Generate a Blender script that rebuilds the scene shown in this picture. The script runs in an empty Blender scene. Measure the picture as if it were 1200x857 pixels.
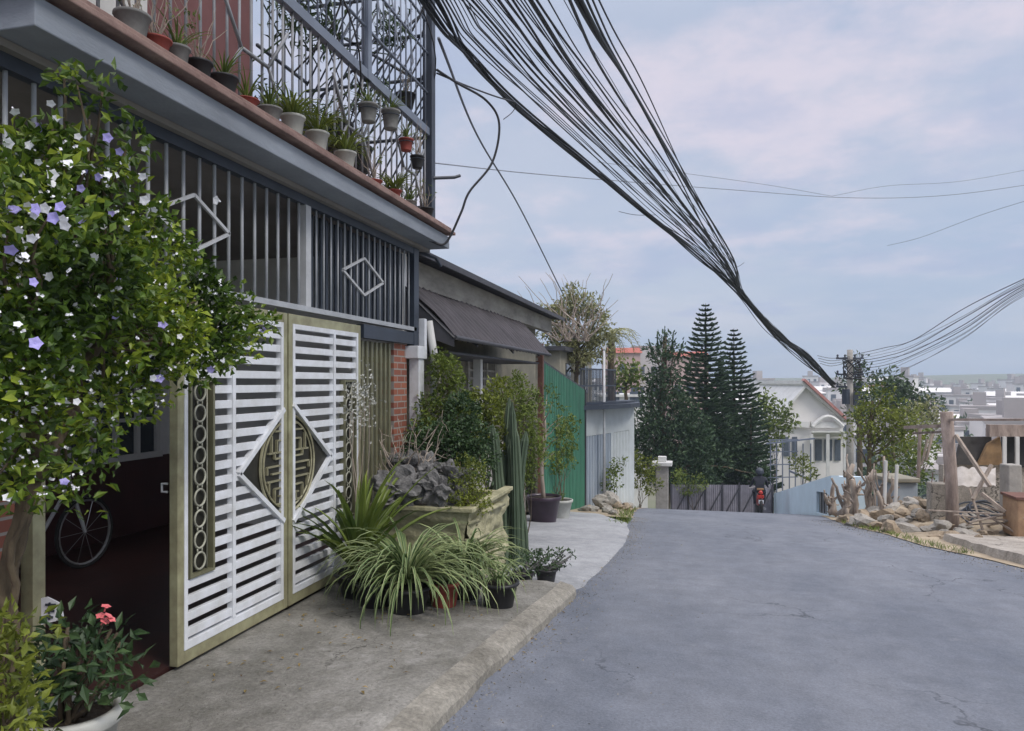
import bpy, bmesh, math, random
from mathutils import Vector, Matrix, noise
random.seed(11)
R = random.random
U = random.uniform
rad = math.radians
sc = bpy.context.scene
COL = sc.collection

# ------------------------------------------------------------------ geometry of the view: helpers giving world points
F = 867.0; TH = rad(14)
RV = Vector((math.cos(TH), math.sin(TH), 0)); FV = Vector((-math.sin(TH), math.cos(TH), 0)); UP = Vector((0, 0, 1))
EYE = Vector((0, 0, 1.6))
def ray(px, py): return (px-600)/F*RV + FV + (448-py)/F*UP
def at(px, py, d): return EYE + d*ray(px, py)
def onx(px, py, X):
    q = ray(px, py); return EYE + X/q.x*q
YS = [-60, 0, 4, 7, 10, 14, 20, 25, 30, 36, 45, 60, 100, 160, 250, 400, 3000]
ZS = [1.6, 0, -.19, -.42, -.66, -1.03, -1.78, -2.6, -3.5, -4.9, -7, -9.5, -13, -14, -9, -5, -5]
def lerp_tab(x, X, Z):
    if x <= X[0]: return Z[0]
    for i in range(len(X)-1):
        if x <= X[i+1]:
            return Z[i] + (Z[i+1]-Z[i])*(x-X[i])/(X[i+1]-X[i])
    return Z[-1]
def zr(y): return lerp_tab(y, YS, ZS)
def sm(t): t = max(0, min(1, t)); return t*t*(3-2*t)
def zg(x, y): return zr(y) - 2.0*sm((x-4.6)/3.5)*sm((y-17)/4)

# ------------------------------------------------------------------ tags
def tag(o, label=None, cat=None, group=None, kind=None):
    if label: o['label'] = label
    if cat: o['category'] = cat
    if group: o['group'] = group
    if kind: o['kind'] = kind
    return o
def thing(name, label, cat, loc=(0, 0, 0), group=None):
    o = bpy.data.objects.new(name, None); COL.objects.link(o)
    o.empty_display_size = .1
    o.location = loc
    return tag(o, label, cat, group)
def root_of(o):
    while o.parent: o = o.parent
    return o
def copy_tree(o, parent=None):
    c = o.copy(); COL.objects.link(c)
    if parent: c.parent = parent
    for ch in list(o.children): copy_tree(ch, c)
    return c

# ------------------------------------------------------------------ mesh builder
class MB:
    def __init__(s): s.v = []; s.f = []; s.m = []
    def add(s, vs, fs, mi=0):
        b = len(s.v); s.v += [tuple(v) for v in vs]
        for f in fs: s.f.append([b+i for i in f]); s.m.append(mi)
        return s
    def box(s, x0, x1, y0, y1, z0, z1, mi=0):
        vs = [(x0,y0,z0),(x1,y0,z0),(x1,y1,z0),(x0,y1,z0),(x0,y0,z1),(x1,y0,z1),(x1,y1,z1),(x0,y1,z1)]
        return s.add(vs, [(3,2,1,0),(4,5,6,7),(0,1,5,4),(1,2,6,5),(2,3,7,6),(3,0,4,7)], mi)
    def bar(s, p, q, w, h=None, mi=0, up=(0,0,1)):
        p = Vector(p); q = Vector(q); h = h or w; d = (q-p).normalized(); u = Vector(up)
        if abs(d.dot(u)) > .98: u = Vector((1,0,0))
        a = d.cross(u).normalized()*w/2; b = a.cross(d).normalized()*h/2
        vs = [p-a-b, p+a-b, p+a+b, p-a+b, q-a-b, q+a-b, q+a+b, q-a+b]
        return s.add(vs, [(3,2,1,0),(4,5,6,7),(0,1,5,4),(1,2,6,5),(2,3,7,6),(3,0,4,7)], mi)
    def tube(s, pts, r, n=6, mi=0, cap=True, closed=False):
        pts = [Vector(p) for p in pts]; N = len(pts)
        rs = r if isinstance(r, (list, tuple)) else [r]*N
        vs = []; a = None
        for i, p in enumerate(pts):
            if closed: d = pts[(i+1) % N]-pts[i-1]
            else: d = pts[min(i+1, N-1)]-pts[max(i-1, 0)]
            if d.length < 1e-9: d = Vector((0,0,1))
            d.normalize()
            if a is None:
                a = d.cross(Vector((0,0,1)))
                if a.length < .05: a = d.cross(Vector((1,0,0)))
            a = (a - d*a.dot(d))
            if a.length < 1e-6: a = d.cross(Vector((0,1,0)))
            a.normalize(); b = d.cross(a)
            for k in range(n):
                t = 2*math.pi*k/n; vs.append(p+(a*math.cos(t)+b*math.sin(t))*rs[i])
        fs = []
        M = N if closed else N-1
        for i in range(M):
            j = (i+1) % N
            for k in range(n):
                k2 = (k+1) % n; fs.append((i*n+k, i*n+k2, j*n+k2, j*n+k))
        if cap and not closed:
            fs.append(tuple(range(n-1, -1, -1))); fs.append(tuple((N-1)*n+k for k in range(n)))
        return s.add(vs, fs, mi)
    def lathe(s, c, prof, n=24, mi=0):
        c = Vector(c); vs = []; fs = []
        for (r_, z) in prof:
            for k in range(n):
                t = 2*math.pi*k/n; vs.append((c.x+r_*math.cos(t), c.y+r_*math.sin(t), c.z+z))
        for i in range(len(prof)-1):
            for k in range(n):
                k2 = (k+1) % n; fs.append((i*n+k, i*n+k2, (i+1)*n+k2, (i+1)*n+k))
        return s.add(vs, fs, mi)
    def prism(s, poly, d, mi=0):            # poly: coplanar points; d: extrusion vector
        d = Vector(d); a = [Vector(p) for p in poly]; n = len(a)
        fs = [tuple(range(n-1, -1, -1)), tuple(range(n, 2*n))] + [(i, (i+1) % n, n+(i+1) % n, n+i) for i in range(n)]
        return s.add(a+[p+d for p in a], fs, mi)
    def grid(s, fn, nu, nv, mi=0):
        vs = [fn(i/nu, j/nv) for j in range(nv+1) for i in range(nu+1)]
        fs = [(j*(nu+1)+i, j*(nu+1)+i+1, (j+1)*(nu+1)+i+1, (j+1)*(nu+1)+i) for j in range(nv) for i in range(nu)]
        return s.add(vs, fs, mi)
    def leaf(s, p, d, nrm, L, W, mi=0, fold=.25):
        p = Vector(p); d = Vector(d).normalized(); sd = d.cross(Vector(nrm))
        if sd.length < .05: sd = d.cross(Vector((.3,.5,.8)))
        sd.normalize(); n = sd.cross(d)
        m = p+d*L*.45
        return s.add([p, m+sd*W/2+n*W*fold, p+d*L-n*L*.12, m-sd*W/2+n*W*fold, m], [(0,4,1),(4,2,1),(0,3,4),(3,2,4)], mi)
    def blade(s, p, az, L, W, rise, droop, n=7, mi=(0,), seed=0):
        # arching strap leaf; mi (centre, edge)
        p = Vector(p); h = Vector((math.cos(az), math.sin(az), 0)); sd = Vector((-h.y, h.x, 0))
        el = rise; pos = p.copy(); rows = []
        for i in range(n+1):
            t = i/n; w = W*(1-t**2.2)*(.55+.45*min(1, t*5))+.0008
            nn = Vector((-h.x*math.sin(el), -h.y*math.sin(el), math.cos(el)))
            rows.append([pos-sd*w/2+nn*w*.22, pos-sd*w*.22, pos+sd*w*.22, pos+sd*w/2+nn*w*.22])
            pos = pos+(h*math.cos(el)+UP*math.sin(el))*L/n
            el -= droop/n*(.5+t)
            el = max(el, -1.5)
        b = [v for r_ in rows for v in r_]
        c = mi[0]; e = mi[-1]
        for i in range(n):
            pass
        base = len(s.v); s.v += [tuple(v) for v in b]
        for i in range(n):
            for k, m_ in ((0, e), (1, c), (2, e)):
                s.f.append([base+i*4+k, base+i*4+k+1, base+(i+1)*4+k+1, base+(i+1)*4+k]); s.m.append(m_)
        return s
    def build(s, name, mats, parent=None, smooth=False, bevel=0):
        if not isinstance(mats, (list, tuple)): mats = [mats]
        me = bpy.data.meshes.new(name)
        off = root_of(parent).location if parent else Vector((0,0,0))
        me.from_pydata([(v[0]-off[0], v[1]-off[1], v[2]-off[2]) for v in s.v], [], s.f)
        for m in mats: me.materials.append(m)
        me.polygons.foreach_set('material_index', s.m)
        if smooth: me.polygons.foreach_set('use_smooth', [True]*len(s.f))
        me.validate(); me.update()
        o = bpy.data.objects.new(name, me); COL.objects.link(o)
        if parent: o.parent = parent
        if bevel:
            b = o.modifiers.new('bevel', 'BEVEL'); b.width = bevel; b.segments = 2; b.limit_method = 'ANGLE'
        return o

# ------------------------------------------------------------------ materials
def new_mat(name):
    m = bpy.data.materials.new(name); m.use_nodes = True
    return m, m.node_tree.nodes, m.node_tree.links, m.node_tree.nodes['Principled BSDF']
def mat(name, col, rough=.7, var=.25, scale=6, metal=0, bump=0, bscale=None, col2=None, coords='Object', spec=.5, detail=6, stretch=None):
    m, N, L, b = new_mat(name)
    b.inputs['Roughness'].default_value = rough; b.inputs['Metallic'].default_value = metal
    b.inputs['Specular IOR Level'].default_value = spec
    tc = N.new('ShaderNodeTexCoord'); src = tc.outputs[coords]
    if stretch:
        mp = N.new('ShaderNodeMapping'); mp.inputs['Scale'].default_value = stretch
        L.new(src, mp.inputs[0]); src = mp.outputs[0]
    nz = N.new('ShaderNodeTexNoise'); nz.inputs['Scale'].default_value = scale; nz.inputs['Detail'].default_value = detail
    nz.inputs['Roughness'].default_value = .65
    L.new(src, nz.inputs['Vector'])
    cr = N.new('ShaderNodeValToRGB'); cr.color_ramp.elements[0].position = .3; cr.color_ramp.elements[1].position = .7
    c2 = col2 or tuple(c*(1-var) for c in col)
    c1 = col if col2 else tuple(min(1, c*(1+var*.5)) for c in col)
    cr.color_ramp.elements[0].color = (*c2, 1); cr.color_ramp.elements[1].color = (*c1, 1)
    L.new(nz.outputs['Fac'], cr.inputs[0]); L.new(cr.outputs[0], b.inputs['Base Color'])
    if bump:
        n2 = N.new('ShaderNodeTexNoise'); n2.inputs['Scale'].default_value = bscale or scale*6; n2.inputs['Detail'].default_value = 5
        L.new(src, n2.inputs['Vector'])
        bp = N.new('ShaderNodeBump'); bp.inputs['Strength'].default_value = bump; bp.inputs['Distance'].default_value = .02
        L.new(n2.outputs['Fac'], bp.inputs['Height']); L.new(bp.outputs[0], b.inputs['Normal'])
    return m
def leaf_mat(name, dark, light, rough=.5, trans=.25, extra=None):
    m, N, L, b = new_mat(name)
    g = N.new('ShaderNodeNewGeometry'); cr = N.new('ShaderNodeValToRGB')
    tc = N.new('ShaderNodeTexCoord'); nz = N.new('ShaderNodeTexNoise'); nz.inputs['Scale'].default_value = 2.2
    L.new(tc.outputs['Object'], nz.inputs['Vector'])
    mx = N.new('ShaderNodeMath'); mx.operation = 'MULTIPLY_ADD'; mx.inputs[1].default_value = .55
    L.new(g.outputs['Random Per Island'], mx.inputs[0])
    m2 = N.new('ShaderNodeMath'); m2.operation = 'MULTIPLY_ADD'; m2.inputs[1].default_value = 1.6; m2.inputs[2].default_value = -.58
    L.new(nz.outputs['Fac'], m2.inputs[0]); L.new(m2.outputs[0], mx.inputs[2])
    cr.color_ramp.elements[0].color = (*dark, 1); cr.color_ramp.elements[1].color = (*light, 1)
    if extra:
        e = cr.color_ramp.elements.new(extra[0]); e.color = (*extra[1], 1)
    L.new(mx.outputs[0], cr.inputs[0]); L.new(cr.outputs[0], b.inputs['Base Color'])
    b.inputs['Roughness'].default_value = rough; b.inputs['Specular IOR Level'].default_value = .35
    if trans:
        t = N.new('ShaderNodeBsdfTranslucent'); ms = N.new('ShaderNodeMixShader'); ms.inputs[0].default_value = trans
        L.new(cr.outputs[0], t.inputs[0]); out = N['Material Output']
        L.new(b.outputs[0], ms.inputs[1]); L.new(t.outputs[0], ms.inputs[2]); L.new(ms.outputs[0], out.inputs['Surface'])
    return m
def brick_mat(name, c1, c2, mortar, sx=4, w=.5, h=.25, ms=.02, rough=.85, rot=None):
    m, N, L, b = new_mat(name); b.inputs['Roughness'].default_value = rough
    tc = N.new('ShaderNodeTexCoord'); sp_ = N.new('ShaderNodeSeparateXYZ'); cb_ = N.new('ShaderNodeCombineXYZ'); mp = N.new('ShaderNodeMapping')
    L.new(tc.outputs['Object'], sp_.inputs[0]); pl_ = rot or (0, 1)
    L.new(sp_.outputs[pl_[0]], cb_.inputs[0]); L.new(sp_.outputs[pl_[1]], cb_.inputs[1]); L.new(cb_.outputs[0], mp.inputs[0])
    bt = N.new('ShaderNodeTexBrick'); bt.inputs['Scale'].default_value = sx
    bt.inputs['Color1'].default_value = (*c1, 1); bt.inputs['Color2'].default_value = (*c2, 1); bt.inputs['Mortar'].default_value = (*mortar, 1)
    bt.inputs['Mortar Size'].default_value = ms; bt.inputs['Brick Width'].default_value = w; bt.inputs['Row Height'].default_value = h
    L.new(mp.outputs[0], bt.inputs[0])
    L.new(bt.outputs[0], b.inputs['Base Color'])
    bp = N.new('ShaderNodeBump'); bp.inputs['Strength'].default_value = .5; bp.inputs['Distance'].default_value = .01; bp.invert = True
    L.new(bt.outputs['Fac'], bp.inputs['Height']); L.new(bp.outputs[0], b.inputs['Normal'])
    return m

M = {}
# asphalt: light worn grey with fine aggregate, broad stains and pale scuffs
def ground_mat(name, dark, light, big=.55, grain=(60, .82, 1.16), cracks=(1.1, .010, .35), stain=((.36,.37,.38), .25, .62, .78), bump=.5, rough=.85, st=(1,.4,1)):
    m, N, L, b = new_mat(name); b.inputs['Roughness'].default_value = rough
    tc = N.new('ShaderNodeTexCoord')
    def nz(s, d=4, stv=None, loc=None):
        n = N.new('ShaderNodeTexNoise'); n.inputs['Scale'].default_value = s; n.inputs['Detail'].default_value = d; n.inputs['Roughness'].default_value = .7
        mp = N.new('ShaderNodeMapping'); mp.inputs['Scale'].default_value = stv or (1,1,1); mp.inputs['Location'].default_value = loc or (0,0,0)
        L.new(tc.outputs['Object'], mp.inputs[0]); L.new(mp.outputs[0], n.inputs['Vector']); return n
    def ramp(src, p0, c0, p1, c1):
        r_ = N.new('ShaderNodeValToRGB'); r_.color_ramp.elements[0].position = p0; r_.color_ramp.elements[1].position = p1
        r_.color_ramp.elements[0].color = (*c0, 1); r_.color_ramp.elements[1].color = (*c1, 1); L.new(src, r_.inputs[0]); return r_.outputs[0]
    def mix(f, a, c, bt='MIX'):
        mm = N.new('ShaderNodeMix'); mm.data_type = 'RGBA'; mm.blend_type = bt
        if isinstance(f, (int, float)): mm.inputs[0].default_value = f
        else: L.new(f, mm.inputs[0])
        for k, v in ((6, a), (7, c)):
            if isinstance(v, tuple): mm.inputs[k].default_value = (*v, 1)
            else: L.new(v, mm.inputs[k])
        return mm.outputs[2]
    col = ramp(nz(big, 6, st).outputs['Fac'], .34, dark, .66, light)
    mid = ramp(nz(big*7, 5, None, (4,2,0)).outputs['Fac'], .35, (.86,.86,.86), .65, (1.08,1.08,1.08)); col = mix(1, col, mid, 'MULTIPLY')
    gn = nz(grain[0], 4); col = mix(1, col, ramp(gn.outputs['Fac'], .35, (grain[1],)*3, .68, (grain[2],)*3), 'MULTIPLY')
    f = ramp(nz(2.6, 7, None, (9,3,1)).outputs['Fac'], stain[2], (0,0,0), stain[3], (stain[1],)*3); col = mix(f, col, stain[0])
    f = ramp(nz(1.3, 6, None, (2,7,1)).outputs['Fac'], .58, (0,0,0), .72, (.45,)*3); col = mix(f, col, tuple(c*.6 for c in dark))
    # meandering cracks
    wn = nz(2.0, 4, None, (1,1,5)); add = N.new('ShaderNodeVectorMath'); add.operation = 'MULTIPLY_ADD'; add.inputs[1].default_value = (.5,.5,.5)
    L.new(wn.outputs['Color'], add.inputs[0]); L.new(tc.outputs['Object'], add.inputs[2])
    vo = N.new('ShaderNodeTexVoronoi'); vo.feature = 'DISTANCE_TO_EDGE'; vo.inputs['Scale'].default_value = cracks[0]; L.new(add.outputs[0], vo.inputs['Vector'])
    ck = ramp(vo.outputs['Distance'], cracks[1]*.3, (1,1,1), cracks[1], (0,0,0))
    gate_ = ramp(nz(.5, 3, None, (7,7,2)).outputs['Fac'], .50, (0,0,0), .60, (cracks[2],)*3); ck = mix(1, ck, gate_, 'MULTIPLY')
    col = mix(ck, col, tuple(c*.35 for c in dark))
    L.new(col, b.inputs['Base Color'])
    bp = N.new('ShaderNodeBump'); bp.inputs['Strength'].default_value = bump; bp.inputs['Distance'].default_value = .012
    L.new(gn.outputs['Fac'], bp.inputs['Height']); L.new(bp.outputs[0], b.inputs['Normal'])
    return m
M['asphalt'] = ground_mat('asphalt', (.112,.128,.160), (.190,.204,.235), cracks=(.7,.008,.85), stain=((.34,.35,.37), .35, .62, .76))
M['earth'] = mat('earth', (.16,.135,.10), .95, scale=1.2, col2=(.07,.09,.045), bump=.6, bscale=14)
M['farland'] = mat('far_land', (.10,.13,.06), .95, scale=.05, col2=(.17,.16,.12))
M['pave'] = ground_mat('worn_concrete', (.125,.120,.100), (.32,.31,.285), big=1.1, grain=(45,.75,1.2), cracks=(1.3,.009,.9), stain=((.45,.44,.42), .5, .58, .72), bump=.7, st=(1,1,1))
M['kerb'] = ground_mat('kerb_concrete', (.15,.14,.115), (.33,.31,.265), big=1.8, grain=(40,.72,1.22), cracks=(2.2,.02,1), stain=((.42,.40,.36), .5, .58, .72), bump=.9, st=(1,1,1))
M['ramp'] = ground_mat('pale_concrete', (.25,.26,.275), (.40,.41,.425), big=.9, grain=(45,.85,1.12), cracks=(1.0,.008,.8), stain=((.50,.50,.50), .4, .58, .72), bump=.5, st=(1,1,1))
M['sandy'] = mat('sandy_soil', (.42,.35,.25), .95, scale=2.5, col2=(.25,.20,.14), bump=.7, bscale=16)
M['apron'] = ground_mat('cracked_slab', (.24,.215,.18), (.46,.42,.37), big=1.4, grain=(40,.75,1.2), cracks=(1.8,.02,1), stain=((.5,.47,.43), .4, .58, .72), bump=.9, st=(1,2,1))
M['white'] = mat('white_enamel', (.76,.79,.84), .42, scale=5, col2=(.55,.56,.56))
M['olive'] = mat('olive_gold_metal', (.42,.41,.25), .45, col2=(.22,.20,.12), scale=6, metal=.25)
M['olived'] = mat('dull_olive_metal', (.20,.195,.12), .5, var=.3, scale=4, metal=.2)
M['bronze'] = mat('bronze_panel', (.030,.028,.020), .5, var=.4, scale=6, metal=.2)
M['gold'] = mat('gold_motif', (.36,.34,.22), .42, var=.35, scale=12, metal=.3)
M['greym'] = mat('grey_painted_steel', (.40,.42,.44), .45, var=.2, scale=5)
M['lgreym'] = mat('light_steel', (.50,.51,.52), .45, var=.2, scale=5)
M['navy'] = mat('dark_blue_steel', (.035,.045,.065), .45, var=.3, scale=5)
M['steelblue'] = mat('blue_grey_steel', (.17,.20,.26), .45, var=.2, scale=3)
M['fascia'] = mat('grey_blue_plaster', (.27,.30,.345), .8, var=.25, scale=2.2, bump=.15, bscale=40, stretch=(1,.6,2))
M['soffit'] = mat('grey_plaster', (.24,.225,.21), .9, var=.2, scale=1.5)
M['rusttile'] = mat('rusty_pink_edge', (.33,.225,.19), .75, scale=5, col2=(.17,.10,.085), bump=.3)
M['pink'] = mat('pink_plaster', (.20,.088,.088), .9, var=.25, scale=1.2)
M['palewall'] = mat('pale_wall', (.80,.80,.79), .9, var=.2, scale=1.2)
M['wains'] = mat('dark_red_wainscot', (.055,.016,.015), .6, var=.3, scale=2)
M['redtile'] = brick_mat('dark_red_floor_tile', (.05,.020,.018), (.035,.014,.013), (.02,.015,.015), sx=1, w=.4, h=.4, ms=.006, rough=.35)
M['brick'] = brick_mat('red_brick', (.33,.12,.07), (.22,.075,.05), (.30,.27,.24), sx=1, w=.2, h=.07, ms=.008, rot=(1,2))
M['brick_y'] = brick_mat('red_brick_front', (.33,.12,.07), (.22,.075,.05), (.30,.27,.24), sx=1, w=.2, h=.07, ms=.008, rot=(0,2))
M['dark'] = mat('dark_void', (.015,.015,.017), .8, var=.3)
M['glass'] = mat('dark_glass', (.03,.04,.05), .08, var=.1)
M['whitep'] = mat('white_paint', (.62,.62,.60), .6, var=.15, scale=2)
M['bandgrey'] = mat('weathered_grey_band', (.42,.40,.36), .9, scale=2.4, col2=(.20,.19,.17), bump=.2, stretch=(1,.5,2))
M['beige'] = mat('beige_plaster', (.30,.28,.22), .9, scale=1.6, col2=(.17,.16,.13))
M['roofdark'] = mat('dark_sheet_roof', (.055,.055,.065), .6, var=.4, scale=3)
M['awning'] = mat('plum_grey_awning', (.080,.070,.080), .7, scale=3, col2=(.028,.025,.028), bump=.2, stretch=(1,5,1))
M['rustpost'] = mat('rusty_brown_steel', (.16,.075,.055), .8, var=.4, scale=8)
M['greens'] = mat('green_sheet', (.045,.20,.125), .55, scale=2.5, col2=(.03,.115,.07), stretch=(1,4,.5))
M['bluesheet'] = mat('grey_blue_sheet', (.34,.38,.42), .5, scale=1.2, col2=(.22,.27,.33), stretch=(1,4,.4))
M['palesheet'] = mat('pale_wall_paint', (.50,.54,.54), .8, var=.2, scale=1.2)
M['skyblue'] = mat('light_blue_paint', (.58,.72,.82), .7, var=.10, scale=.9)
M['rock'] = mat('grey_rock', (.21,.205,.20), .95, scale=11, col2=(.06,.06,.06), bump=.9, bscale=25)
M['troughm'] = mat('olive_yellow_stone', (.50,.47,.30), .85, scale=5, col2=(.22,.21,.12), bump=.7, bscale=22)
M['stone'] = mat('tan_rubble', (.38,.31,.22), .95, scale=7, col2=(.22,.17,.12), bump=.6, bscale=20)
M['stone2'] = mat('grey_rubble', (.40,.38,.34), .95, scale=7, col2=(.24,.22,.19), bump=.6, bscale=20)
M['soil'] = mat('potting_soil', (.04,.03,.022), .95, bump=.8)
M['blackpot'] = mat('black_plastic', (.018,.018,.020), .5)
M['purplepot'] = mat('dark_plum_glaze', (.045,.028,.045), .3, var=.3)
M['whitepot'] = mat('white_ceramic', (.52,.53,.50), .5, scale=5, col2=(.34,.34,.30))
M['greypot'] = mat('grey_cement_pot', (.22,.22,.21), .85, var=.4, scale=7)
M['redpot'] = mat('red_clay_pot', (.30,.06,.045), .65, var=.3)
M['cactus'] = leaf_mat('cactus_skin', (.035,.06,.035), (.13,.17,.11), .6, 0)
M['bark'] = mat('brown_bark', (.15,.115,.07), .95, scale=14, col2=(.05,.038,.025), bump=.8, bscale=30, stretch=(1,1,.3))
M['greywood'] = mat('pale_dry_wood', (.46,.39,.32), .95, scale=9, col2=(.20,.16,.135), bump=.7, bscale=30, stretch=(1,1,.25))
M['timber'] = mat('pinkish_timber', (.38,.31,.27), .95, scale=9, col2=(.17,.13,.11), bump=.5, stretch=(1,1,.3))
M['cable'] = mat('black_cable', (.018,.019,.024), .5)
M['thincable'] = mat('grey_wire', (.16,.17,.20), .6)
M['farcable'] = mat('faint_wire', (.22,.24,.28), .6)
M['concrete'] = mat('grey_concrete', (.38,.36,.33), .9, scale=5, col2=(.25,.24,.22), bump=.3)
M['orange'] = mat('orange_board', (.34,.215,.105), .9, scale=6, col2=(.20,.13,.07))
M['redroof'] = mat('red_tile_roof', (.42,.11,.07), .8, scale=8, col2=(.28,.07,.05))
M['townwhite'] = mat('town_white', (.74,.72,.70), .9, var=.12, scale=.2)
M['towngrey'] = mat('town_grey', (.52,.51,.50), .9, var=.15, scale=.2)
M['townpink'] = mat('town_pink', (.50,.36,.33), .9, var=.15, scale=.2)
M['townroof'] = mat('town_grey_roof', (.38,.35,.34), .8, var=.2, scale=.2)
M['townwin'] = mat('town_window', (.08,.10,.13), .3)
M['rubber'] = mat('tyre_rubber', (.02,.02,.02), .8)
M['chrome'] = mat('dull_chrome', (.45,.45,.46), .3, metal=.7)
M['redpaint'] = mat('red_motorcycle_paint', (.45,.03,.02), .35)
M['cloth'] = mat('dark_jacket', (.025,.028,.04), .9)
M['skin'] = mat('skin', (.45,.26,.18), .6)
M['petalw'] = mat('white_petal', (.85,.86,.90), .6, var=.05)
M['petall'] = mat('lilac_petal', (.42,.38,.78), .6, var=.1)
M['petalp'] = mat('pink_petal', (.70,.16,.17), .6, var=.2)
L_shrub = leaf_mat('flower_tree_leaf', (.016,.036,.008), (.40,.48,.05), .38, .28, extra=(.50, (.085,.155,.018)))
L_dark = leaf_mat('dark_leaf', (.020,.045,.020), (.075,.13,.045), .45, .15)
L_pine = leaf_mat('norfolk_needle', (.018,.045,.024), (.070,.120,.050), .6, .05)
L_yel = leaf_mat('yellow_green_leaf', (.035,.062,.012), (.27,.31,.045), .5, .3)
L_mid = leaf_mat('mid_green_leaf', (.04,.075,.015), (.22,.28,.05), .45, .25)
L_palm = leaf_mat('dry_palm_leaf', (.11,.12,.05), (.42,.42,.20), .6, .25)
L_blade = leaf_mat('blade_green', (.025,.065,.02), (.09,.16,.05), .4, .15)
L_edge = leaf_mat('blade_cream_edge', (.13,.19,.065), (.42,.47,.23), .45, .2)
L_town = leaf_mat('town_tree_leaf', (.035,.065,.035), (.10,.15,.06), .7, 0)

# ------------------------------------------------------------------ SETTING
def road_edges(y):
    l = lerp_tab(y, [-30,3.5,4.85,6.7,8,10.5,12.5,18,26,30,34], [-1.35,-1.30,-1.24,-1.13,-1.12,-.98,-1.10,-1.45,-1.6,-1.8,-6])
    r_ = lerp_tab(y, [-30,8,10.2,11.2,12.4,15.7,18,22,30,34], [4.3,4.25,3.9,3.7,3.3,2.98,3.0,3.1,3.15,3.15])
    return l, r_
g = MB()
xs = [-400,-200,-100,-60,-30,-15,-8,-5,-3,-1,1,3,4.6,5.4,6.2,7,8.1,10,14,20,30,45,70,110,180,300,500,900]
ys = [-60,-30,-10,-3] + [i*1.0 for i in range(0,41)] + [45,50,60,70,80,100,120,140,160,190,220,250,280,320,360,400,500,700,1100,1800,3000]
def gz(x, y):
    z = zg(x, y)-.09
    if y > 60: z += noise.noise(Vector((x*.01, y*.01, 0)))*5*sm((y-60)/120)
    return z
g.add([(x, y, gz(x, y)) for y in ys for x in xs],
      [(j*len(xs)+i, j*len(xs)+i+1, (j+1)*len(xs)+i+1, (j+1)*len(xs)+i) for j in range(len(ys)-1) for i in range(len(xs)-1)])
o = g.build('ground', M['farland'], smooth=True); tag(o, kind='structure')
rd = MB()
def roadpt(u, v):
    y = -25+v*59; l, r_ = road_edges(y); l -= .05
    wob = .05*noise.noise(Vector((y*1.3, 0, 0)))
    x = l+(r_+.05+wob*2-l)*u
    return (x, y, zr(y))
rd.grid(roadpt, 8, 118)
tag(rd.build('road', M['asphalt'], smooth=True), kind='structure')
# the cross street at the foot of the hill, behind the crest
cs = MB(); cs.grid(lambda u, v: (3.1+u*25, 29.5+v*4.3, zg(4, 29.5+v*4.3)-.02-u*3), 20, 4)
tag(cs.build('side_road', M['asphalt'], smooth=True), kind='structure')

def zfac(y): return -.15-.012*max(0, y-3.9)
def zpave(x, y):
    t = sm((x+3.05)/1.6)
    return zfac(y)*(1-t)+(zr(y)+.11)*t + .012*noise.noise(Vector((x*1.5, y*1.5, 3)))
pv = MB()
def pavept(u, v):
    y = -3+v*(6.95+3); l, _ = road_edges(y); l -= .13
    x = -3.1+(l+3.1)*u
    return (x, y, zpave(x, y) if u < .999 else zr(y)+.095)
pv.grid(pavept, 14, 50)
b = [pavept(i/14, 1) for i in range(15)]
pv.add(b+[(p[0], p[1], p[2]-.4) for p in b], [(i, i+15, i+16, i+1) for i in range(14)])
tag(pv.build('pavement', M['pave'], smooth=False), kind='structure')
kb = MB()
kp = []
for i in range(161):
    y = -3+i*(9.97/160); l, _ = road_edges(y); w = .03*noise.noise(Vector((y*2.2, 1, 0)))+.015*noise.noise(Vector((y*9, 1, 4)))
    z = zr(y); zw = .016*noise.noise(Vector((y*5, 3, 0))); kp.append([(l+.045+w, y, z-.08), (l+.025+w, y, z+.05+zw), (l-.008+w*.8, y, z+.085+zw), (l-.135, y, zpave(l-.135,y)+.004), (l-.135, y, z-.1)])
for i in range(160):
    kb.add(kp[i]+kp[i+1], [(k, k+1, k+6, k+5) for k in range(4)])
kb.add(kp[-1], [(4, 3, 2, 1, 0)]); 
tag(kb.build('kerb', M['kerb'], smooth=False), kind='structure')
rp = MB()
def ramppt(u, v):
    y = 6.96+v*9.2
    xr = lerp_tab(y, [6.9,7.3,8.5,10.5,12.5,14,15,16.2], [-1.18,-1.05,-.98,-.93,-1.02,-1.25,-1.6,-1.95])+.03*noise.noise(Vector((y*2.5,5,0)))
    x = -3.2+(xr+3.2)*u
    return (x, y, zr(y)+.035*(1-u)**.5+(.012 if u < .99 else -.01))
rp.grid(ramppt, 10, 50)
tag(rp.build('concrete_ramp', M['ramp'], smooth=True), kind='structure')
vg = MB()
def vergept(u, v):
    y = 15.5+v*15; l, _ = road_edges(y); x = -4.5+(l+.12*noise.noise(Vector((y*1.5,9,0)))+4.5)*u
    return (x, y, zr(y)+.006+.03*(1-u))
vg.grid(vergept, 6, 30)
tag(vg.build('left_verge', M['sandy'], smooth=True), kind='structure')
sd = MB()
def sandpt(u, v):
    y = 3+v*17.5; _, r_ = road_edges(y); x0 = r_+.06*noise.noise(Vector((y*2,4,0)))
    x = x0+u*6.5
    return (x, y, zg(x, y)+.012+.16*sm(u*4)*(.5+.5*noise.noise(Vector((x*1.2, y*1.2, 0)))))
sd.grid(sandpt, 26, 60)
tag(sd.build('sandy_ground', M['sandy'], smooth=True), kind='structure')
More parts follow.
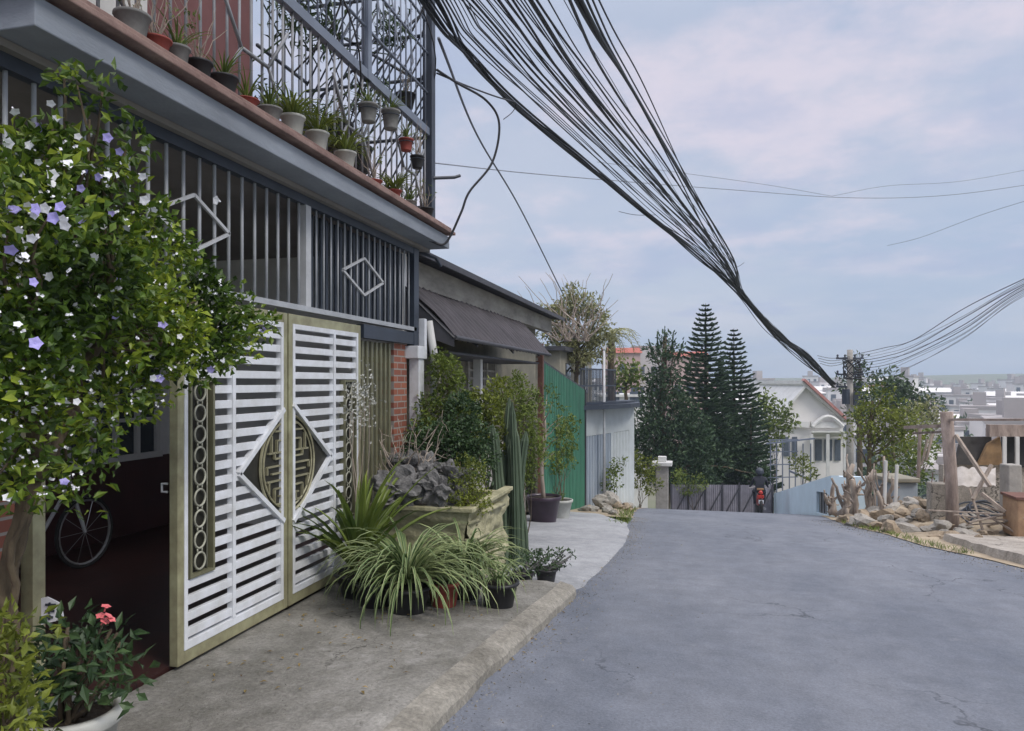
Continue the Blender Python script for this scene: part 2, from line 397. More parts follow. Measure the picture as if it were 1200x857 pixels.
# pale broken apron slab at the right
ap = MB()
def appt(u, v):
    x0 = lerp_tab(v, [0,.35,.7,1], [4.15,3.92,3.75,3.75]); y = 9.2+v*4.0
    x = x0+.10+.05*noise.noise(Vector((y*3,0,7)))+u*2.4
    return (x, y, zr(y)+.13+.02*noise.noise(Vector((x*2,y*4,0))))
ap.grid(appt, 10, 16)
e = [appt(0, i/16) for i in range(17)]
ap.add(e+[(p[0]-.05, p[1], p[2]-.17) for p in e], [(i+1, i, i+17, i+18) for i in range(16)])
tag(ap.build('broken_concrete_apron', M['apron']), kind='structure')

# ------------------------------------------------------------------ HOUSE WITH THE BALCONY
XF = -3.08
H = thing('house', 'two-storey house with grey balcony slab full of pots over a white slatted gate', 'house', (-3.1, 4, -.15))
mb = MB(); mb.box(-6.3,-3.12,-.5,8.0,-.30,-.13); mb.build('floor', M['redtile'], H)
mb = MB(); mb.box(-6.42,-6.30,-.5,8.12,.72,3.15); mb.box(-6.3,-3.3,8.0,8.12,-.3,3.15,0); mb.build('wall', M['palewall'], H)
mb = MB(); mb.box(-6.42,-6.27,-.5,8.0,-.3,.72); mb.build('wainscot', M['wains'], H)
mb = MB(); mb.box(-6.42,-3.0,-.6,8.1,3.10,3.137); mb.build('ceiling', M['soffit'], H)
mb = MB(); mb.box(XF-.25,XF-.02,-.5,2.80,-.3,1.05); mb.build('front_wall', M['brick'], H)
# window in back wall
wf = MB()
wy0, wy1, wz0, wz1 = 6.25, 7.55, .78, 1.95
X = -6.26
wf.box(X-.03,X+.03,wy0-.07,wy1+.07,wz0-.07,wz0); wf.box(X-.03,X+.03,wy0-.07,wy1+.07,wz1,wz1+.07)
for k in range(5):
    y = wy0+(wy1-wy0)*k/4; wf.box(X-.028,X+.028,y-.03,y+.03,wz0,wz1)
for k in range(1,3):
    z = wz0+(wz1-wz0)*k/3; wf.box(X-.024,X+.024,wy0,wy1,z-.02,z+.02)
w = wf.build('window', M['whitep'], H)
mb = MB(); mb.box(X-.03,X-.012,wy0,wy1,wz0,wz1); mb.build('pane', M['glass'], w)
# balcony slab
YB0, YB1 = 2.6, 8.12
mb = MB(); mb.box(-4.6,-2.77,YB0,YB1,3.14,3.275); mb.box(-4.6,-2.81,YB0+.03,YB1-.03,3.275,3.30); mb.build('balcony_slab', M['fascia'], H, bevel=.006)
mb = MB(); mb.box(-4.6,-2.71,YB0-.05,YB1+.05,3.30,3.335); mb.box(-4.6,-2.75,YB0-.02,YB1+.02,3.335,3.38); mb.build('balcony_edge', M['rusttile'], H, bevel=.006)
mb = MB(); mb.box(-6.42,-4.6,-.6,8.1,3.137,3.5); mb.build('upper_floor', M['soffit'], H)
mb = MB(); mb.box(-4.75,-4.6,-.6,7.0,3.38,6.4); mb.build('upper_wall', M['pink'], H)
for y in (3.3, 4.7):
    mb = MB(); mb.box(-4.6,-4.57,y,y+.7,3.55,5.6); mb.build('balcony_door', M['whitep'], H)
# upper street grille
GY0, GY1, GZ0, GZ1 = .3, 7.74, 2.20, 3.03
gr = MB()
y = GY0
while y < GY1-.05:
    gr.tube([(XF,y,GZ0),(XF,y,GZ1)], .0095 if y > 5.4 else .012, 6); y += .128 if y > 5.4 else .152
GR = gr.build('window_grille', M['greym'], H, smooth=True)
fr = MB(); fr.box(XF-.03,XF+.03,GY0,GY1,GZ1,GZ1+.07); fr.box(XF-.05,XF+.035,7.72,7.86,2.0,3.15); fr.box(XF-.05,XF+.03,6.45,7.72,2.02,2.15)
fr.build('grille_frame', M['navy'], H)
fr = MB(); fr.box(XF-.03,XF+.035,GY0,GY1+.05,GZ0-.03,GZ0+.012); fr.build('grille_rail', M['greym'], H)
fr = MB(); fr.box(XF-.03,XF+.03,5.38,5.46,GZ0,GZ1); fr.build('grille_post', M['lgreym'], H)
def diamond(mb, x, yc, zc, hy, hz, w=.022):
    P = [(x,yc-hy,zc),(x,yc,zc+hz),(x,yc+hy,zc),(x,yc,zc-hz)]
    for i in range(4): mb.bar(P[i], P[(i+1) % 4], w, w*.8, up=(1,0,0))
for yc, hy in ((4.02,.36),(6.47,.44),(1.9,.36)):
    d = MB(); diamond(d, XF+.022, yc, 2.60, hy, .175); d.build('grille_diamond', M['lgreym'], H)
# dark slatted screen behind the right bay of the grille
d = MB()
y = 5.5
while y < 7.7:
    d.box(XF-.12,XF-.10,y,y+.045,2.2,3.03); y += .09
d.build('screen', M['navy'], H)
# balcony cage
XC = -2.99
cg = MB(); z0, zm, zt = 3.38, 4.42, 6.1
y = YB0+.04
while y < YB1-.05:
    cg.tube([(XC,y,z0),(XC,y,zm)], .0095, 6); y += .135
for yc in (3.0, 4.55, 6.1, 7.4):
    hy, hz = .27, .2
    zc = 3.85
    cg.bar((XC+.02,yc-.16,zc),(XC+.02,yc+.16,zc+0), .02); 
    cg.bar((XC+.02,yc+.16,zc),(XC+.02,yc+.42,zc+.36), .018, up=(1,0,0)); cg.bar((XC+.02,yc-.16,zc),(XC+.02,yc-.42,zc+.36), .018, up=(1,0,0))
    cg.bar((XC+.02,yc+.16,zc),(XC+.02,yc+.42,zc-.36), .018, up=(1,0,0)); cg.bar((XC+.02,yc-.16,zc),(XC+.02,yc-.42,zc-.36), .018, up=(1,0,0))
cg.build('balcony_bars', M.setdefault('midsteel', mat('mid_grey_steel', (.24,.25,.27), .5, var=.3, scale=6)), H, smooth=True)
cg = MB(); cg.box(XC-.03,XC+.03,YB0,YB1-.1,zm,zm+.085); cg.box(XC-.02,XC+.02,YB0,YB1-.1,z0+.05,z0+.075)
cg.box(XC-.035,XC+.035,6.34,6.42,zm,zt); cg.box(XC-.03,XC+.03,YB0,YB0+.06,z0,zt)
cg.build('balcony_rail', M['steelblue'], H)
cg = MB(); cg.box(XC-.055,XC+.055,7.98,8.10,z0,zt); cg.box(XC-.03,XC+.03,YB0,YB1,zt,zt+.06); cg.build('corner_post', M['navy'], H)
cg = MB()
y = YB0+.1
while y < YB1-.1:
    cg.tube([(XC,y,zm+.08),(XC,y+.0,zt)], .009, 5); y += .145
# slanting lattice of the upper cage
for k in range(14):
    y = YB0+.3+k*.42
    if y+.5 < 8: cg.tube([(XC-.02,y,zm+.08),(XC-.02,y+.5,5.1),(XC-.02,y+.1,zt)], .009, 5)
for zz in (4.9, 5.35, 5.7): cg.box(XC-.012,XC+.012,YB0,YB1-.12,zz,zz+.02)
cg.build('upper_bars', M['steelblue'], H, smooth=True)
# end face, rear face and roof of the cage: slanted bars
cg = MB()
for k in range(-9, 16):
    x0 = -4.55+k*.15; 
    a = Vector((x0, 8.04, z0)); bb = Vector((x0+1.5, 8.04, z0+2.55))
    # clip to x range
    lo, hi = -4.55, XC-.05
    def cl(p, q, xx): t = (xx-p.x)/(q.x-p.x); return p+(q-p)*t
    p, q = a, bb
    if q.x < lo or p.x > hi: continue
    if p.x < lo: p = cl(a, bb, lo)
    if q.x > hi: q = cl(a, bb, hi)
    cg.tube([p, q], .011, 5)
for zz in (3.62, 4.42, 5.1, 5.6, 6.1): cg.bar((-4.55,8.04,zz),(XC,8.04,zz), .03)
for k in range(36):
    y = YB0+.3+k*.155
    cg.tube([(-4.55,y,z0),(-4.55,y,zt)], .010, 5) if y > 7.0 else None
for zz in (4.3, 5.2, 6.1): cg.bar((-4.55,7.0,zz),(-4.55,8.04,zz), .03)
for k in range(40):
    y = YB0+.1+k*.14
    if y < 8.0: cg.tube([(-4.55,y-.0,zt),(XC,y+.0,zt)], .009, 5)
for k in range(9): cg.tube([(-4.4+k*.17,YB0,zt+.02),(-4.4+k*.17,8.04,zt+.02)], .009, 5)
cg.bar((XC,8.04,5.0),(-4.4,8.04,5.9), .03, up=(0,1,0)); cg.bar((XC,8.04,5.9),(-4.4,8.04,5.0), .025, up=(0,1,0))
cg.build('cage_end', M['navy'], H, smooth=True)
cg = MB(); 
for k in range(7):
    y = 5.6+k*.38; pts = [(-3.3+.4*math.sin(t*3+k), y+.2*math.sin(t*5+k*2), 4.2+t*1.9) for t in [i/12 for i in range(13)]]
    cg.tube(pts, .008, 4)
cg.build('dry_vine', M['dark'], H)
for k, (yy, zz, xx, rr_) in enumerate([(7.5,4.7,-3.5,.28),(6.9,5.2,-3.7,.30),(6.6,4.1,-3.6,.24),(7.3,3.9,-3.7,.25),(6.0,4.9,-3.5,.26),(7.6,5.5,-3.3,.25),(5.8,4.0,-3.7,.22)]):
    lv_ = MB()
    for q in range(150):
        p_ = Vector((xx, yy, zz))+Vector((random.gauss(0,.36), random.gauss(0,.36), random.gauss(0,.36)))*rr_*1.3; lv_.leaf(p_, Vector((U(-1,1),U(-1,1),U(-1,.6))), Vector((0,0,1)), .09, .03)
    for q in range(5):
        lv_.tube([(xx, yy, zz), (xx+U(-.3,.3), yy+U(-.3,.3), zz+U(-.4,.4)), (xx+U(-.4,.4), yy+U(-.4,.4), zz+U(-.6,.6))], .008, 4)
    ob = lv_.build('balcony_plant', L_dark); tag(ob, ['dark trailing plant high at the corner post inside the cage','dark leafy plant high in the middle of the cage','dark plant low behind the middle balcony bars','dark plant low behind the bars near the corner post','dark plant high left of the cage middle post','dark plant in the top corner of the cage','dark plant low behind the bars left of the fern pots'][k], 'plant', 'plants inside the balcony cage')
tb = MB(); tb.tube([(-2.95,8.05,3.95),(-2.75,8.25,4.0),(-2.70,8.3,4.03)], .02, 6); tb.build('bracket', M['navy'], H)
# brick pier, white downpipe and corner
mb = MB(); mb.box(XF-.25,XF-.03,7.30,7.66,-.35,2.02); mb.build('brick_pillar', [M['brick']], H)
mb = MB(); mb.box(XF-.02,XF+.10,7.70,7.86,-.4,2.0); mb.box(XF-.05,XF+.12,7.62,7.90,1.86,2.0); mb.box(XF+.02,XF+.10,7.88,7.95,1.9,2.32); mb.build('white_pillar', M['white'], H, bevel=.008)
mb = MB(); mb.tube([(XF+.16,8.02,-.45),(XF+.16,8.02,1.9),(XF+.1,8.0,2.3)], .045, 10); mb.build('downpipe', M['whitep'], H, smooth=True)

# ------------------------------------------------------------------ GATE
G = thing('gate', 'white slatted steel double gate with olive frame and gold longevity medallion', 'gate', (XF, 5.1, -.15))
gz0, gz1 = -.13, 2.13
DC, DZ, DH, DV = 5.13, .97, .66, .49
def leafgate(y0, y1, sgn):
    # olive outer frame
    m_ = MB(); w1 = .058
    m_.box(XF-.03,XF+.03,y0,y0+w1,gz0,gz1); m_.box(XF-.03,XF+.03,y1-w1,y1,gz0,gz1)
    m_.box(XF-.03,XF+.028,y0+w1,y1-w1,gz1-.075,gz1); m_.box(XF-.03,XF+.028,y0+w1,y1-w1,gz0,gz0+.08)
    fr_ = m_.build('gate_frame', M['olive'], G, bevel=.004)
    a, b_ = y0+w1, y1-w1; zb, zt_ = gz0+.08, gz1-.075
    m_ = MB(); t = .032
    m_.box(XF-.015,XF+.034,a,a+t,zb,zt_); m_.box(XF-.015,XF+.034,b_-t,b_,zb,zt_)
    m_.box(XF-.015,XF+.034,a+t,b_-t,zb,zb+.05); m_.box(XF-.015,XF+.034,a+t,b_-t,zt_-.04,zt_)
    div = 4.42 if sgn > 0 else 5.86
    # ornament box
    oy0, oy1 = (3.965, 4.205) if sgn > 0 else (6.035, 6.275)
    oz0, oz1 = .38, 1.62
    def dia_half(z): return max(0, DH*(1-abs(z-DZ)/DV)) if abs(z-DZ) < DV else 0
    # divider split by the diamond
    for (q0, q1) in ((zb+.05, None), (None, zt_-.04)):
        hz = DV*(1-abs(div-DC)/DH) if abs(div-DC) < DH else 0
        lo = q0 if q0 is not None else DZ+max(hz,0); hi = q1 if q1 is not None else DZ-max(hz,0)
        if hi > lo: m_.box(XF-.012,XF+.037,div-.016,div+.016,lo,hi)
    z = zb+.095
    while z < zt_-.07:
        hh = .0265; h = dia_half(z)
        s0, s1 = a+t, b_-t
        segs = [(s0, s1)]
        if oz0-.03 < z < oz1+.03:
            segs = [(oy1+.0, s1)] if sgn > 0 else [(s0, oy0)]
        if h > 0:
            segs = [(p, min(q, DC-h)) if sgn > 0 else (max(p, DC+h), q) for p, q in segs]
        for p, q in segs:
            if q-p > .02: m_.box(XF-.010,XF+.026,p,q,z-hh,z+hh)
        z += .1005
    m_.build('slats', M['white'], G, bevel=.002)
    # ornament panel with chain of rings
    m_ = MB(); e_ = .018
    m_.box(XF-.012,XF+.040,oy0,oy0+e_,oz0,oz1); m_.box(XF-.012,XF+.040,oy1-e_,oy1,oz0,oz1)
    m_.box(XF-.012,XF+.040,oy0+e_,oy1-e_,oz0,oz0+e_); m_.box(XF-.012,XF+.040,oy0+e_,oy1-e_,oz1-e_,oz1)
    pn = m_.build('ornament_panel', M['olived'], G)
    m_ = MB(); m_.box(XF-.014,XF-.004,oy0+e_,oy1-e_,oz0+e_,oz1-e_); m_.build('backing', M['bronze'], pn)
    m_ = MB(); yc = (oy0+oy1)/2; nR = 9; ph = (oz1-oz0-2*e_)/nR
    for i in range(nR):
        zc = oz0+e_+ph*(i+.5); ry, rz = (.052, ph*.40)
        ring = [(XF+.016, yc+ry*math.cos(k*math.pi/8), zc+rz*math.sin(k*math.pi/8)) for k in range(16)]
        m_.tube(ring, .008, 5, closed=True)
        m_.bar((XF+.014,yc-.022,zc+ph*.38),(XF+.014,yc-.022,zc+ph*.62), .009); m_.bar((XF+.014,yc+.022,zc+ph*.38),(XF+.014,yc+.022,zc+ph*.62), .009)
    for sy in (-1, 1): m_.bar((XF+.012,yc+sy*.075,oz0+e_),(XF+.012,yc+sy*.075,oz1-e_), .007)
    m_.build('ring_chain', M.setdefault('ringgrey', mat('grey_olive_rings', (.40,.40,.32), .5, var=.4, scale=14, metal=.2)), pn, smooth=True)
    # half diamond
    m_ = MB(); ye = b_ if sgn > 0 else a
    cut = abs(ye-DC); zz = DV*(1-cut/DH)
    A = (XF, ye, DZ+zz); B = (XF, DC-sgn*DH, DZ); Cc = (XF, ye, DZ-zz)
    m_.prism([A, B, Cc] if sgn > 0 else [A, Cc, B], (.012, 0, 0)); pm = m_.build('medallion', M['bronze'], G)
    m_ = MB(); o_ = Vector((.022,0,0))
    m_.bar(Vector(A)+o_, Vector(B)+o_, .032, .05, up=(1,0,0)); m_.bar(Vector(B)+o_, Vector(Cc)+o_, .032, .05, up=(1,0,0))
    m_.build('border', M['white'], pm)
    m_ = MB(); x_ = XF+.022
    def arc(rr, r0, t0, t1):
        pts = []
        for k in range(25):
            t_ = t0+(t1-t0)*k/24; yy = DC-sgn*rr*math.cos(t_); z_ = DZ+rr*.97*math.sin(t_)
            if (yy < ye-.004) if sgn > 0 else (yy > ye+.004): pts.append((x_, yy, z_))
        if len(pts) > 1: m_.tube(pts, r0, 5)
    arc(.385, .011, -1.5, 1.5); arc(.345, .008, -1.5, 1.5)
    def hb(z_, r0, r1, w=.02):   # horizontal stroke from radius r0 to r1 (distance from centre line)
        p = DC-sgn*r1; q = DC-sgn*max(r0, cut+.002)
        m_.bar((x_, p, DZ+z_), (x_, q, DZ+z_), w, .012)
    def vb(z_a, z_b, r_, w=.02): m_.bar((x_, DC-sgn*r_, DZ+z_a), (x_, DC-sgn*r_, DZ+z_b), .012, w)
    hb(.0, 0, .30); hb(.10, .0, .285); hb(.055, 0, .20); hb(-.055, 0, .24); vb(.10, .23, .24); vb(.10, .19, .17); hb(.19, .0, .17); vb(-.055,.0,.30)
    hb(.26, 0, .20); hb(-.11, 0, .30); vb(-.11,-.2,.275); hb(-.17, 0, .2); vb(-.17,-.27,.2); hb(-.23, 0, .14); hb(-.29, 0, .17); vb(-.23,-.29,.10); vb(.055,.1,.2)
    hb(.31, 0, .12)
    m_.build('gold_motif', M['gold'], pm, smooth=False)
leafgate(3.86, 5.10, 1)
leafgate(5.12, 6.38, -1)
m_ = MB(); m_.tube([(XF-.05,3.87,.98),(XF-.09,3.87,.98),(XF-.09,3.87,.93),(XF-.05,3.87,.93)], .008, 6); m_.build('latch', M['lgreym'], G)
m_ = MB(); m_.box(XF-.05,XF+.02,2.86,2.93,-.15,2.13); m_.box(XF-.05,XF+.02,2.93,3.84,2.135,2.17)
tag(m_.build('gate_post', M['olive']), 'slim olive metal gate post left of the dark entrance', 'gate post')
# vertical slat fence right of the gate
m_ = MB()
F2 = thing('slat_fence', 'fence of upright olive slats between the white gate and the brick pillar', 'fence', (XF-.02, 6.9, -.2))
y = 6.43
while y < 7.25:
    m_.box(XF-.06,XF-.035,y,y+.045,-.15,2.0); y += .108
m_.build('slats', M['olived'], F2)
for zz in (.1, 1.8):
    m_ = MB(); m_.box(XF-.085,XF-.062,6.40,7.28,zz,zz+.05); m_.build('rail', M['olived'], F2)

# bicycle in the dark entrance
def bicycle(loc):
    B = thing('bicycle', 'grey bicycle leaning in the dark entrance behind the gate', 'bicycle', loc)
    x, y, z = loc
    for yy in (y-.5, y+.5):
        m_ = MB(); m_.tube([(x, yy+.32*math.cos(t*math.pi/14), z+.33+.32*math.sin(t*math.pi/14)) for t in range(28)], .018, 6, closed=True)
        w_ = m_.build('wheel', M['rubber'], B, smooth=True)
        m_ = MB(); m_.tube([(x, yy+.295*math.cos(t*math.pi/14), z+.33+.295*math.sin(t*math.pi/14)) for t in range(28)], .012, 5, closed=True)
        for t in range(10): m_.tube([(x, yy, z+.33),(x, yy+.29*math.cos(t*math.pi/5), z+.33+.29*math.sin(t*math.pi/5))], .003, 3)
        m_.build('rim', M['chrome'], w_)
    m_ = MB()
    bb_ = (x, y-.05, z+.3); st = (x, y-.2, z+.8); hd = (x, y+.33, z+.8)
    for p, q in ((bb_, st), (st, hd), (bb_, hd), ((x,y-.5,z+.33), bb_), ((x,y-.5,z+.33), st), (hd, (x,y+.5,z+.33))): m_.tube([p, q], .017, 6)
    m_.tube([hd, (x, y+.30, z+1.0)], .014, 6)
    m_.build('frame', M['lgreym'], B)
    m_ = MB(); m_.tube([(x-.28,y+.2,z+1.0),(x-.1,y+.32,z+1.02),(x+.1,y+.32,z+1.02),(x+.28,y+.2,z+1.0)], .014, 6); m_.build('handlebar', M['chrome'], B)
    m_ = MB(); m_.tube([st, (x,y-.22,z+.9)], .013); m_.tube([(x,y-.36,z+.92),(x,y-.22,z+.93),(x,y-.08,z+.92)], [.07,.055,.02], 8); m_.build('saddle', M['rubber'], B)
    m_ = MB(); m_.tube([(x-.12,y+.05,z+.3),(x+.12,y-.15,z+.3)], .01); m_.tube([(x, y-.05+.09*math.cos(t*math.pi/6), z+.3+.09*math.sin(t*math.pi/6)) for t in range(12)], .008, 4, closed=True); m_.build('crankset', M['chrome'], B)
bicycle((-5.55, 5.25, -.13))
# small plate
pt_ = at(60, 716, 3.3)
SG = thing('small_sign', 'small white plate with dark marks low beside the olive gate post', 'sign', pt_)
m_ = MB(); q = ray(53,718).normalized(); a_ = RV*.045; c_ = UP*.062
P = [pt_-a_-c_, pt_+a_*1.2-c_*.6, pt_+a_*1.0+c_*.5, pt_-a_*.4+c_, pt_-a_+c_*.9]
m_.prism(P, FV*.006); m_.build('plate', M['white'], SG)
m_ = MB()
for k in range(3):
    s_ = pt_-FV*.003+UP*(.028-.028*k); m_.bar(s_-a_*.55, s_+a_*(.5-.15*k), .010, .004, up=FV[:]); m_.bar(s_-a_*.2-UP*.012, s_-a_*.1+UP*.01, .008, .004, up=FV[:])
m_.build('marks', M['navy'], SG)
ph_ = at(2, 605, 3.1)

# ------------------------------------------------------------------ grit, gravel and litter that gather at the edges
M['grit'] = leaf_mat('grit', (.10,.09,.075), (.36,.34,.30), .95, 0)
M['litter'] = leaf_mat('dead_leaf', (.10,.06,.03), (.34,.24,.10), .8, 0, extra=(.5, (.20,.15,.05)))
def bit(mb, p, s_):
    p = Vector(p); vs = [p+Vector((U(-1,1), U(-1,1), 0)).normalized()*s_ for _ in range(3)]+[p+Vector((U(-.3,.3)*s_, U(-.3,.3)*s_, s_*U(.5,1)))]
    mb.add(vs, [(0,1,2),(0,1,3),(1,2,3),(2,0,3)])
gt = MB()
for k in range(2600):
    y = U(2.8, 16); l, r2_ = road_edges(y); x = l+abs(random.gauss(.02,.16)) if R() < .85 else l+U(0,1.2)
    bit(gt, (x, y, zr(y)+.001), U(.003,.010))
for k in range(1800):
    y = U(8.5, 18); l, r2_ = road_edges(y); x = r2_-abs(random.gauss(.0,.25)); bit(gt, (x, y, zr(y)+.001), U(.004,.013))
for k in range(900):
    y = U(3.2, 6.9); x = U(-3.0,-1.35); bit(gt, (x, y, zpave(x, y)+.001), U(.002,.006))
tag(gt.build('gravel', M['grit']), 'fine grit gathered along the road edges', 'gravel', kind='stuff')
lt = MB()
for k in range(170):
    y = U(3.6, 7.6); x = -3.0+abs(random.gauss(0,.55)) if R() < .5 else U(-2.9,-1.5)
    z = zpave(x, y) if y < 6.95 else zr(y)+.04
    a_ = U(0,6.28); lt.leaf((x, y, z+.008), (math.cos(a_), math.sin(a_), U(-.05,.25)), (0,0,1), U(.02,.05), U(.01,.022), fold=.3)
for k in range(60):
    y = U(4.5, 16); l, r2_ = road_edges(y); x = l+abs(random.gauss(.03,.12)); a_ = U(0,6.28); lt.leaf((x, y, zr(y)+.006), (math.cos(a_), math.sin(a_), .1), (0,0,1), U(.02,.05), U(.01,.022), fold=.3)
tag(lt.build('leaf_litter', M['litter']), 'dry leaf litter on the pavement around the pots', 'leaf litter', kind='stuff')

# ------------------------------------------------------------------ plants: foliage helpers
def rand_dir(up=0.0):
    while True:
        v = Vector((U(-1,1), U(-1,1), U(-1,1)))
        if .05 < v.length < 1: break
    v.normalize(); v.z += up; return v.normalized()
def in_ball():
    while True:
        v = Vector((U(-1,1), U(-1,1), U(-1,1)))
        if v.length < 1: return v
def leafcloud(mb, clusters, dens, L, W, shell=.35, up=.3, flat=1.0):
    # clusters: (centre, radius); leaves spread in the volume, thicker near the surface, in twig-like tufts
    for c, r_ in clusters:
        c = Vector(c); n = int(dens*r_*r_)
        for i in range(max(3, n//5)):
            v = in_ball(); v = v.normalized()*(v.length**shell); v.z *= flat
            q = c+v*r_*U(.8,1.12)
            ax = (v+rand_dir()*.7).normalized()
            for k in range(5):
                p = q+rand_dir()*L*.9
                d = (ax+rand_dir(up)*.9)
                mb.leaf(p, d, rand_dir(.9), L*U(.6,1.2), W*U(.7,1.2))
def branch(p, q, r0, r1, n=8, wob=.06, sag=0):
    p = Vector(p); q = Vector(q); L_ = (q-p).length; out = []
    s_ = Vector((U(-9,9), U(-9,9), U(-9,9)))
    for i in range(n+1):
        t = i/n; w_ = noise.noise_vector(s_+Vector((t*2.5,0,0)))*wob*L_*math.sin(math.pi*t)
        out.append(p+(q-p)*t+w_-UP*sag*math.sin(math.pi*t))
    return out, [r0+(r1-r0)*i/n for i in range(n+1)]

def catmull(P, n=10):
    P = [Vector(p) for p in P]; Q = [P[0]*2-P[1]]+P+[P[-1]*2-P[-2]]; out = []
    for i in range(1, len(Q)-2):
        for k in range(n):
            t = k/n; a, b_, c, d = Q[i-1], Q[i], Q[i+1], Q[i+2]
            out.append(.5*((2*b_)+(-a+c)*t+(2*a-5*b_+4*c-d)*t*t+(-a+3*b_-3*c+d)*t**3))
    out.append(P[-1]); return out
# --- flowering tree, near left
TR = thing('flowering_tree', 'leafy tree with white and lilac flowers leaning over the gate at left', 'tree', at(22, 960, 2.85))
base = at(14, 965, 2.85); fork = at(40, 560, 2.85)
mb = MB(); p = catmull([base, at(4,860,2.85), at(10,760,2.84), at(6,690,2.86), at(20,630,2.84), fork], 5); r_ = [.050-.018*i/(len(p)-1)+.004*math.sin(i*1.7) for i in range(len(p))]; mb.tube(p, r_, 10)
m2 = MB()
tcl = [(60,215,62,2.9),(15,250,60,2.7),(105,195,42,3.0),(20,330,70,2.7),(140,255,52,3.2),(85,300,75,3.0),(175,300,52,3.5),(215,345,48,3.8),(262,372,40,4.1),(300,378,22,4.4),
       (20,400,70,2.7),(95,395,68,3.1),(170,385,60,3.5),(225,415,36,3.8),(60,465,50,2.9),(118,462,42,3.2),(165,455,30,3.5),(15,490,50,2.7),(78,540,38,3.0),(25,560,40,2.75),(110,520,28,3.2),(270,400,30,4.1),(95,590,16,3.0),
       (0,555,26,2.6),(20,440,60,2.6),(60,250,50,2.6),(110,320,50,2.85),(160,350,45,3.2),(200,395,40,3.5),(245,345,25,3.9),(240,400,40,3.9),(10,430,60,2.7),(55,350,60,2.85),(130,340,55,3.3),
       (90,100,20,2.8),(120,108,18,2.85),(62,150,16,2.8),(75,85,12,2.8),(150,170,20,3.0),(40,185,30,2.8),(105,140,12,2.85)]
ends = []
CL = []
for (px, py, rp_, d) in tcl:
    c = at(px, py, d); CL.append((c, rp_/F*d)); ends.append(c)
lowr = at(22, 740, 2.85)
hubs = [at(60, 470, 2.95), at(25, 420, 2.75), at(120, 400, 3.2)]
for h in hubs:
    p, r_ = branch(fork, h, .034, .022, 7, .12); mb.tube(p, r_, 8)
p, r_ = branch(at(8,720,2.85), at(-30,600,2.8), .03, .015, 7, .12); mb.tube(p, r_, 7)
p, r_ = branch(at(10,745,2.83), at(30,600,2.78), .018, .010, 7, .12); mb.tube(p, r_, 7)
mb.build('trunk', M['bark'], TR, smooth=True)
for c in ends:
    h = min(hubs, key=lambda k: (k-c).length); p, r_ = branch(h, c, .014, .004, 7, .15); m2.tube(p, r_, 5)
m2.build('branches', M['bark'], TR, smooth=True)
lf = MB(); leafcloud(lf, CL, 10500, .054, .030, shell=.55, up=.35); lf.build('leaves', L_shrub, TR)
def flower_mesh(mats, rad_=.022):
    f_ = MB()
    for k in range(5):
        t = 2*math.pi*k/5; d = Vector((math.cos(t), math.sin(t), .25)); f_.leaf((0,0,0), d, (0,0,1), rad_, rad_*1.25, fold=.05)
    f_.tube([(0,0,-.02),(0,0,.002)], .003, 4)
    return f_
fls = []
fpx = [(60,122,0),(17,130,0),(45,150,1),(65,140,0),(127,162,1),(18,247,1),(55,244,0),(95,220,1),(70,243,1),(40,252,0),(65,282,1),(22,270,0),(108,196,0),(170,175,0),(140,178,1),(165,207,0),
       (60,205,0),(35,170,0),(80,192,0),(46,190,0),(105,238,0),(118,264,0),(130,250,1),(150,268,0),(40,330,1),(58,325,0),(137,338,0),(80,380,0),(62,408,0),(72,418,1),(88,395,0),(170,280,0),(205,365,0),(195,385,0),(265,377,0),
       (150,425,0),(120,475,0),(255,235,0),(90,356,0),(25,205,0),(100,175,0),(60,215,0),(12,168,0),(30,300,0),(168,235,0),(110,300,0),(180,330,0),(140,300,0),(20,380,0),(210,395,0),(75,265,0),(90,160,0),(125,205,0)]
for k in range(38):
    j_ = random.choice(range(20)); c_ = tcl[j_]; fpx.append((c_[0]+U(-.8,.8)*c_[2], c_[1]+U(-.8,.8)*c_[2], 1 if random.random() < .22 else 0))
fpx = [f for f in fpx if f[0] > 0]
fw = None; fl_ = None
for (px, py, k) in fpx:
    best = min(range(len(tcl)), key=lambda i: ((tcl[i][0]-px)**2+(tcl[i][1]-py)**2)/tcl[i][2]**2)
    d = tcl[best][3]-tcl[best][2]/F*tcl[best][3]*1.12 + U(-.03,.04)
    for rep in range(1):
        pos = at(px+U(-5,5)*(rep+.3), py+U(-4,4)*(rep+.3), d)
        if (fl_ if k else fw) is None:
            proto = flower_mesh(None, .020 if k else .018); ob = proto.build('flower', M['petall'] if k else M['petalw'])
            ob.parent = TR
            if k:
                fl_ = ob
                tag(ob, 'lilac flower')
            else: fw = ob; tag(ob, 'white flower')
        else:
            ob = (fl_ if k else fw).copy(); COL.objects.link(ob); ob.parent = TR
        ob.location = pos-TR.location
        dirn = (EYE-pos).normalized()+rand_dir()*.7; ob.rotation_euler = dirn.to_track_quat('Z', 'Y').to_euler()
        s_ = U(.8,1.25); ob.scale = (s_, s_, s_)

bd = MB()
for k in range(380):
    c_ = tcl[random.choice(range(20))]; a_ = U(0,6.28); q_ = math.sqrt(R())*c_[2]*1.0
    p_ = at(c_[0]+q_*math.cos(a_), c_[1]+q_*math.sin(a_), c_[3]-c_[2]/F*c_[3]*(1.1-.4*q_/c_[2])+U(-.05,.05)); d_ = rand_dir(.3); s_ = U(.008,.017)
    bd.leaf(p_, d_, EYE-p_, s_, s_*.9); bd.leaf(p_, rand_dir(.3), EYE-p_, s_, s_*.8)
ob = bd.build('blossoms', M['petalw'], TR); tag(ob, kind='stuff')
